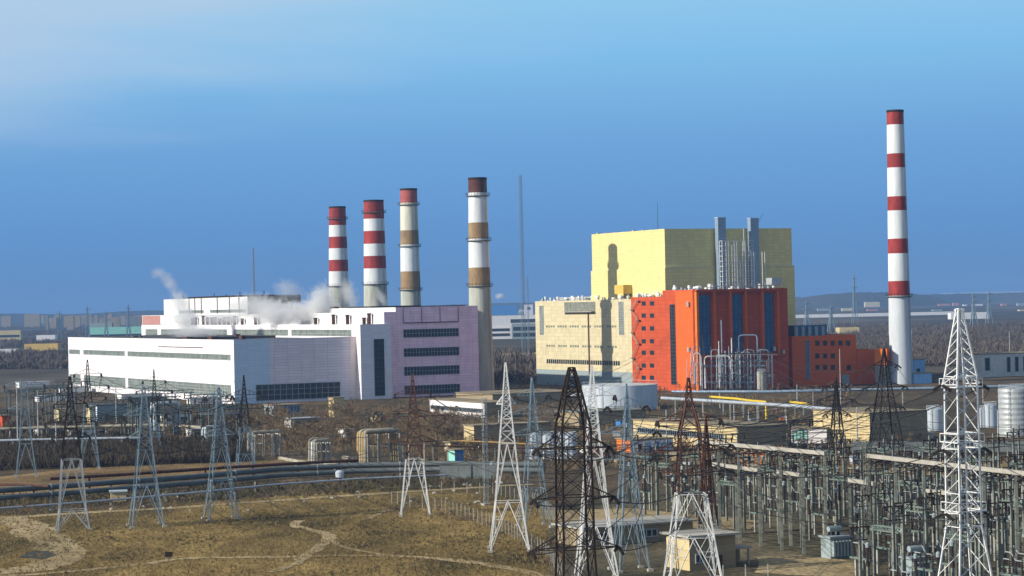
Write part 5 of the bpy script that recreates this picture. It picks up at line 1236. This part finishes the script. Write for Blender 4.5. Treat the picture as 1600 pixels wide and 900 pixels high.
# denser pipework at the foot of the red front
r4 = random.Random(57)
for i in range(22):
    a = r4.uniform(1080, 1212); w = r4.choice((0, 0, 6, 11, 17)); yt = r4.uniform(540, 588)
    riser('slim '+('blue', 'grey', 'white', 'dull')[i % 4]+' pipe riser among the pipework before the red building', a, a+w, yt, 606 if w else 0, r4.uniform(.12, .24), ('alublue', 'galv', 'alu', 'lagblue')[i % 4], r4.uniform(2, 11), 'slim pipe risers before the red building')
for i, (x0, x1, y, m_) in enumerate(((1098, 1205, 563, 'lagblue'), (1100, 1196, 571, 'alublue'), (1080, 1210, 586, 'lagblue'), (1090, 1180, 597, 'alublue'), (1120, 1215, 552, 'dark'))):
    Yd = Q.p(Q.u(1150, 560), 0).y-6-i; a = AT(x0, y, Yd); b = AT(x1, y, Yd)
    e = empty('pipe_rack', (a.x, Yd, 0), ('upper dark', 'second blue', 'wide lower', 'lowest blue', 'highest black')[i]+' horizontal pipe run before the red building', 'pipe rack', 'horizontal pipe runs before the red building')
    MB().tube([(0, 0, a.z), (b.x-a.x, 0, b.z)], .22, 8).build('pipe', M[m_], e); MB().tube([(0, .8, a.z-.5), (b.x-a.x, .8, b.z-.5)], .14, 8).build('pipe', M['galv'], e)
    for k in range(5): x = (b.x-a.x)*(k+.5)/5; MB().beam((x, .4, 0), (x, .4, a.z-.7), .12).build('post', M['greensteel'], e)
# doors, vents and stacked material about the low sheds
for i in range(46):
    px, py = r4.uniform(880, 1500), r4.uniform(640, 735); P = G(px, py)
    e = None; w, d, h = r4.uniform(.8, 3), r4.uniform(.8, 2), r4.uniform(.6, 2.2)
    b = MB(); b.box(-w/2, w/2, -d/2, d/2, .12, h); 
    e = empty('storage_crate', (P.x, P.y, 0), 'weathered crate or locker lying about the low sheds, '+('left of the dark pylons' if px < 1300 else 'right of the small dark pylon'), 'crate', 'crates about the low sheds', r4.uniform(-.5, .9))
    b.build('body', M[r4.choice(('rustdoor', 'bluepaint', 'tank', 'lowyellow', 'galv', 'greypaint', 'rust', 'brownwall'))], e)
    MB().box(-w/2-.06, w/2+.06, -d/2-.06, d/2+.06, h+.003, h+.1).build('lid', M['galv'], e)
    for x in (-w*.35, w*.35): MB().box(x-.08, x+.08, -d/2, d/2, 0, .117).build('skid', M['dark'], e)

# extra bushes breaking up the field and the roadside
brush('roadside_bushes', 'low brown bushes along the road and fence at the field edge', 160, lambda r: (lambda k: (k[0]+r.gauss(0, 14), k[1]+r.gauss(0, 3)))(r.choice([(690,806),(720,812),(760,824),(820,850),(860,872),(640,800),(30,800),(120,795),(210,790),(480,772),(700,755),(800,748),(870,880)])), .5, 1.5, 'bark', .9, 22, 31, .04)

# more low sheds, ducts and yards between the hall and the field
for i, (x0, x1, yt, yb, m_, lab) in enumerate(((255, 300, 648, 664, 'white2', 'pale low shed beside the white pipe arch'), (300, 330, 672, 684, 'brownwall', 'brown low shed left of the small pipe loop'), (60, 96, 668, 680, 'greypaint', 'grey low shed left of the black-topped pylon'), (455, 500, 655, 668, 'brownwall', 'brown low shed in the scrub below the dark blue glazing'), (590, 640, 648, 660, 'lowyellow', 'ochre low shed in the scrub left of the rusty pylon'), (540, 560, 672, 684, 'white2', 'little pale shed left of the big open pipe loop'), (110, 170, 672, 682, 'white2', 'long pale shed behind the front row of pylons'))):
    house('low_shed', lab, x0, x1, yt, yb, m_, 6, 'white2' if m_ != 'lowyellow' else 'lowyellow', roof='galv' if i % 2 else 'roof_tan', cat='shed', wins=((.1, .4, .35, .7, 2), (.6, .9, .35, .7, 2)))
pipe('low_pipe', 'long pale lagged pipe in the dim left substation', line([(-60, 672), (90, 668), (240, 664), (330, 668)], 3), .5, 'lag', 9, 'low lagged pipes')
pipe('low_pipe', 'second pale lagged pipe in the left substation, nearer the scrub belt', line([(-60, 690), (100, 686), (220, 684)], 2.4), .4, 'alu', 9, 'low lagged pipes')
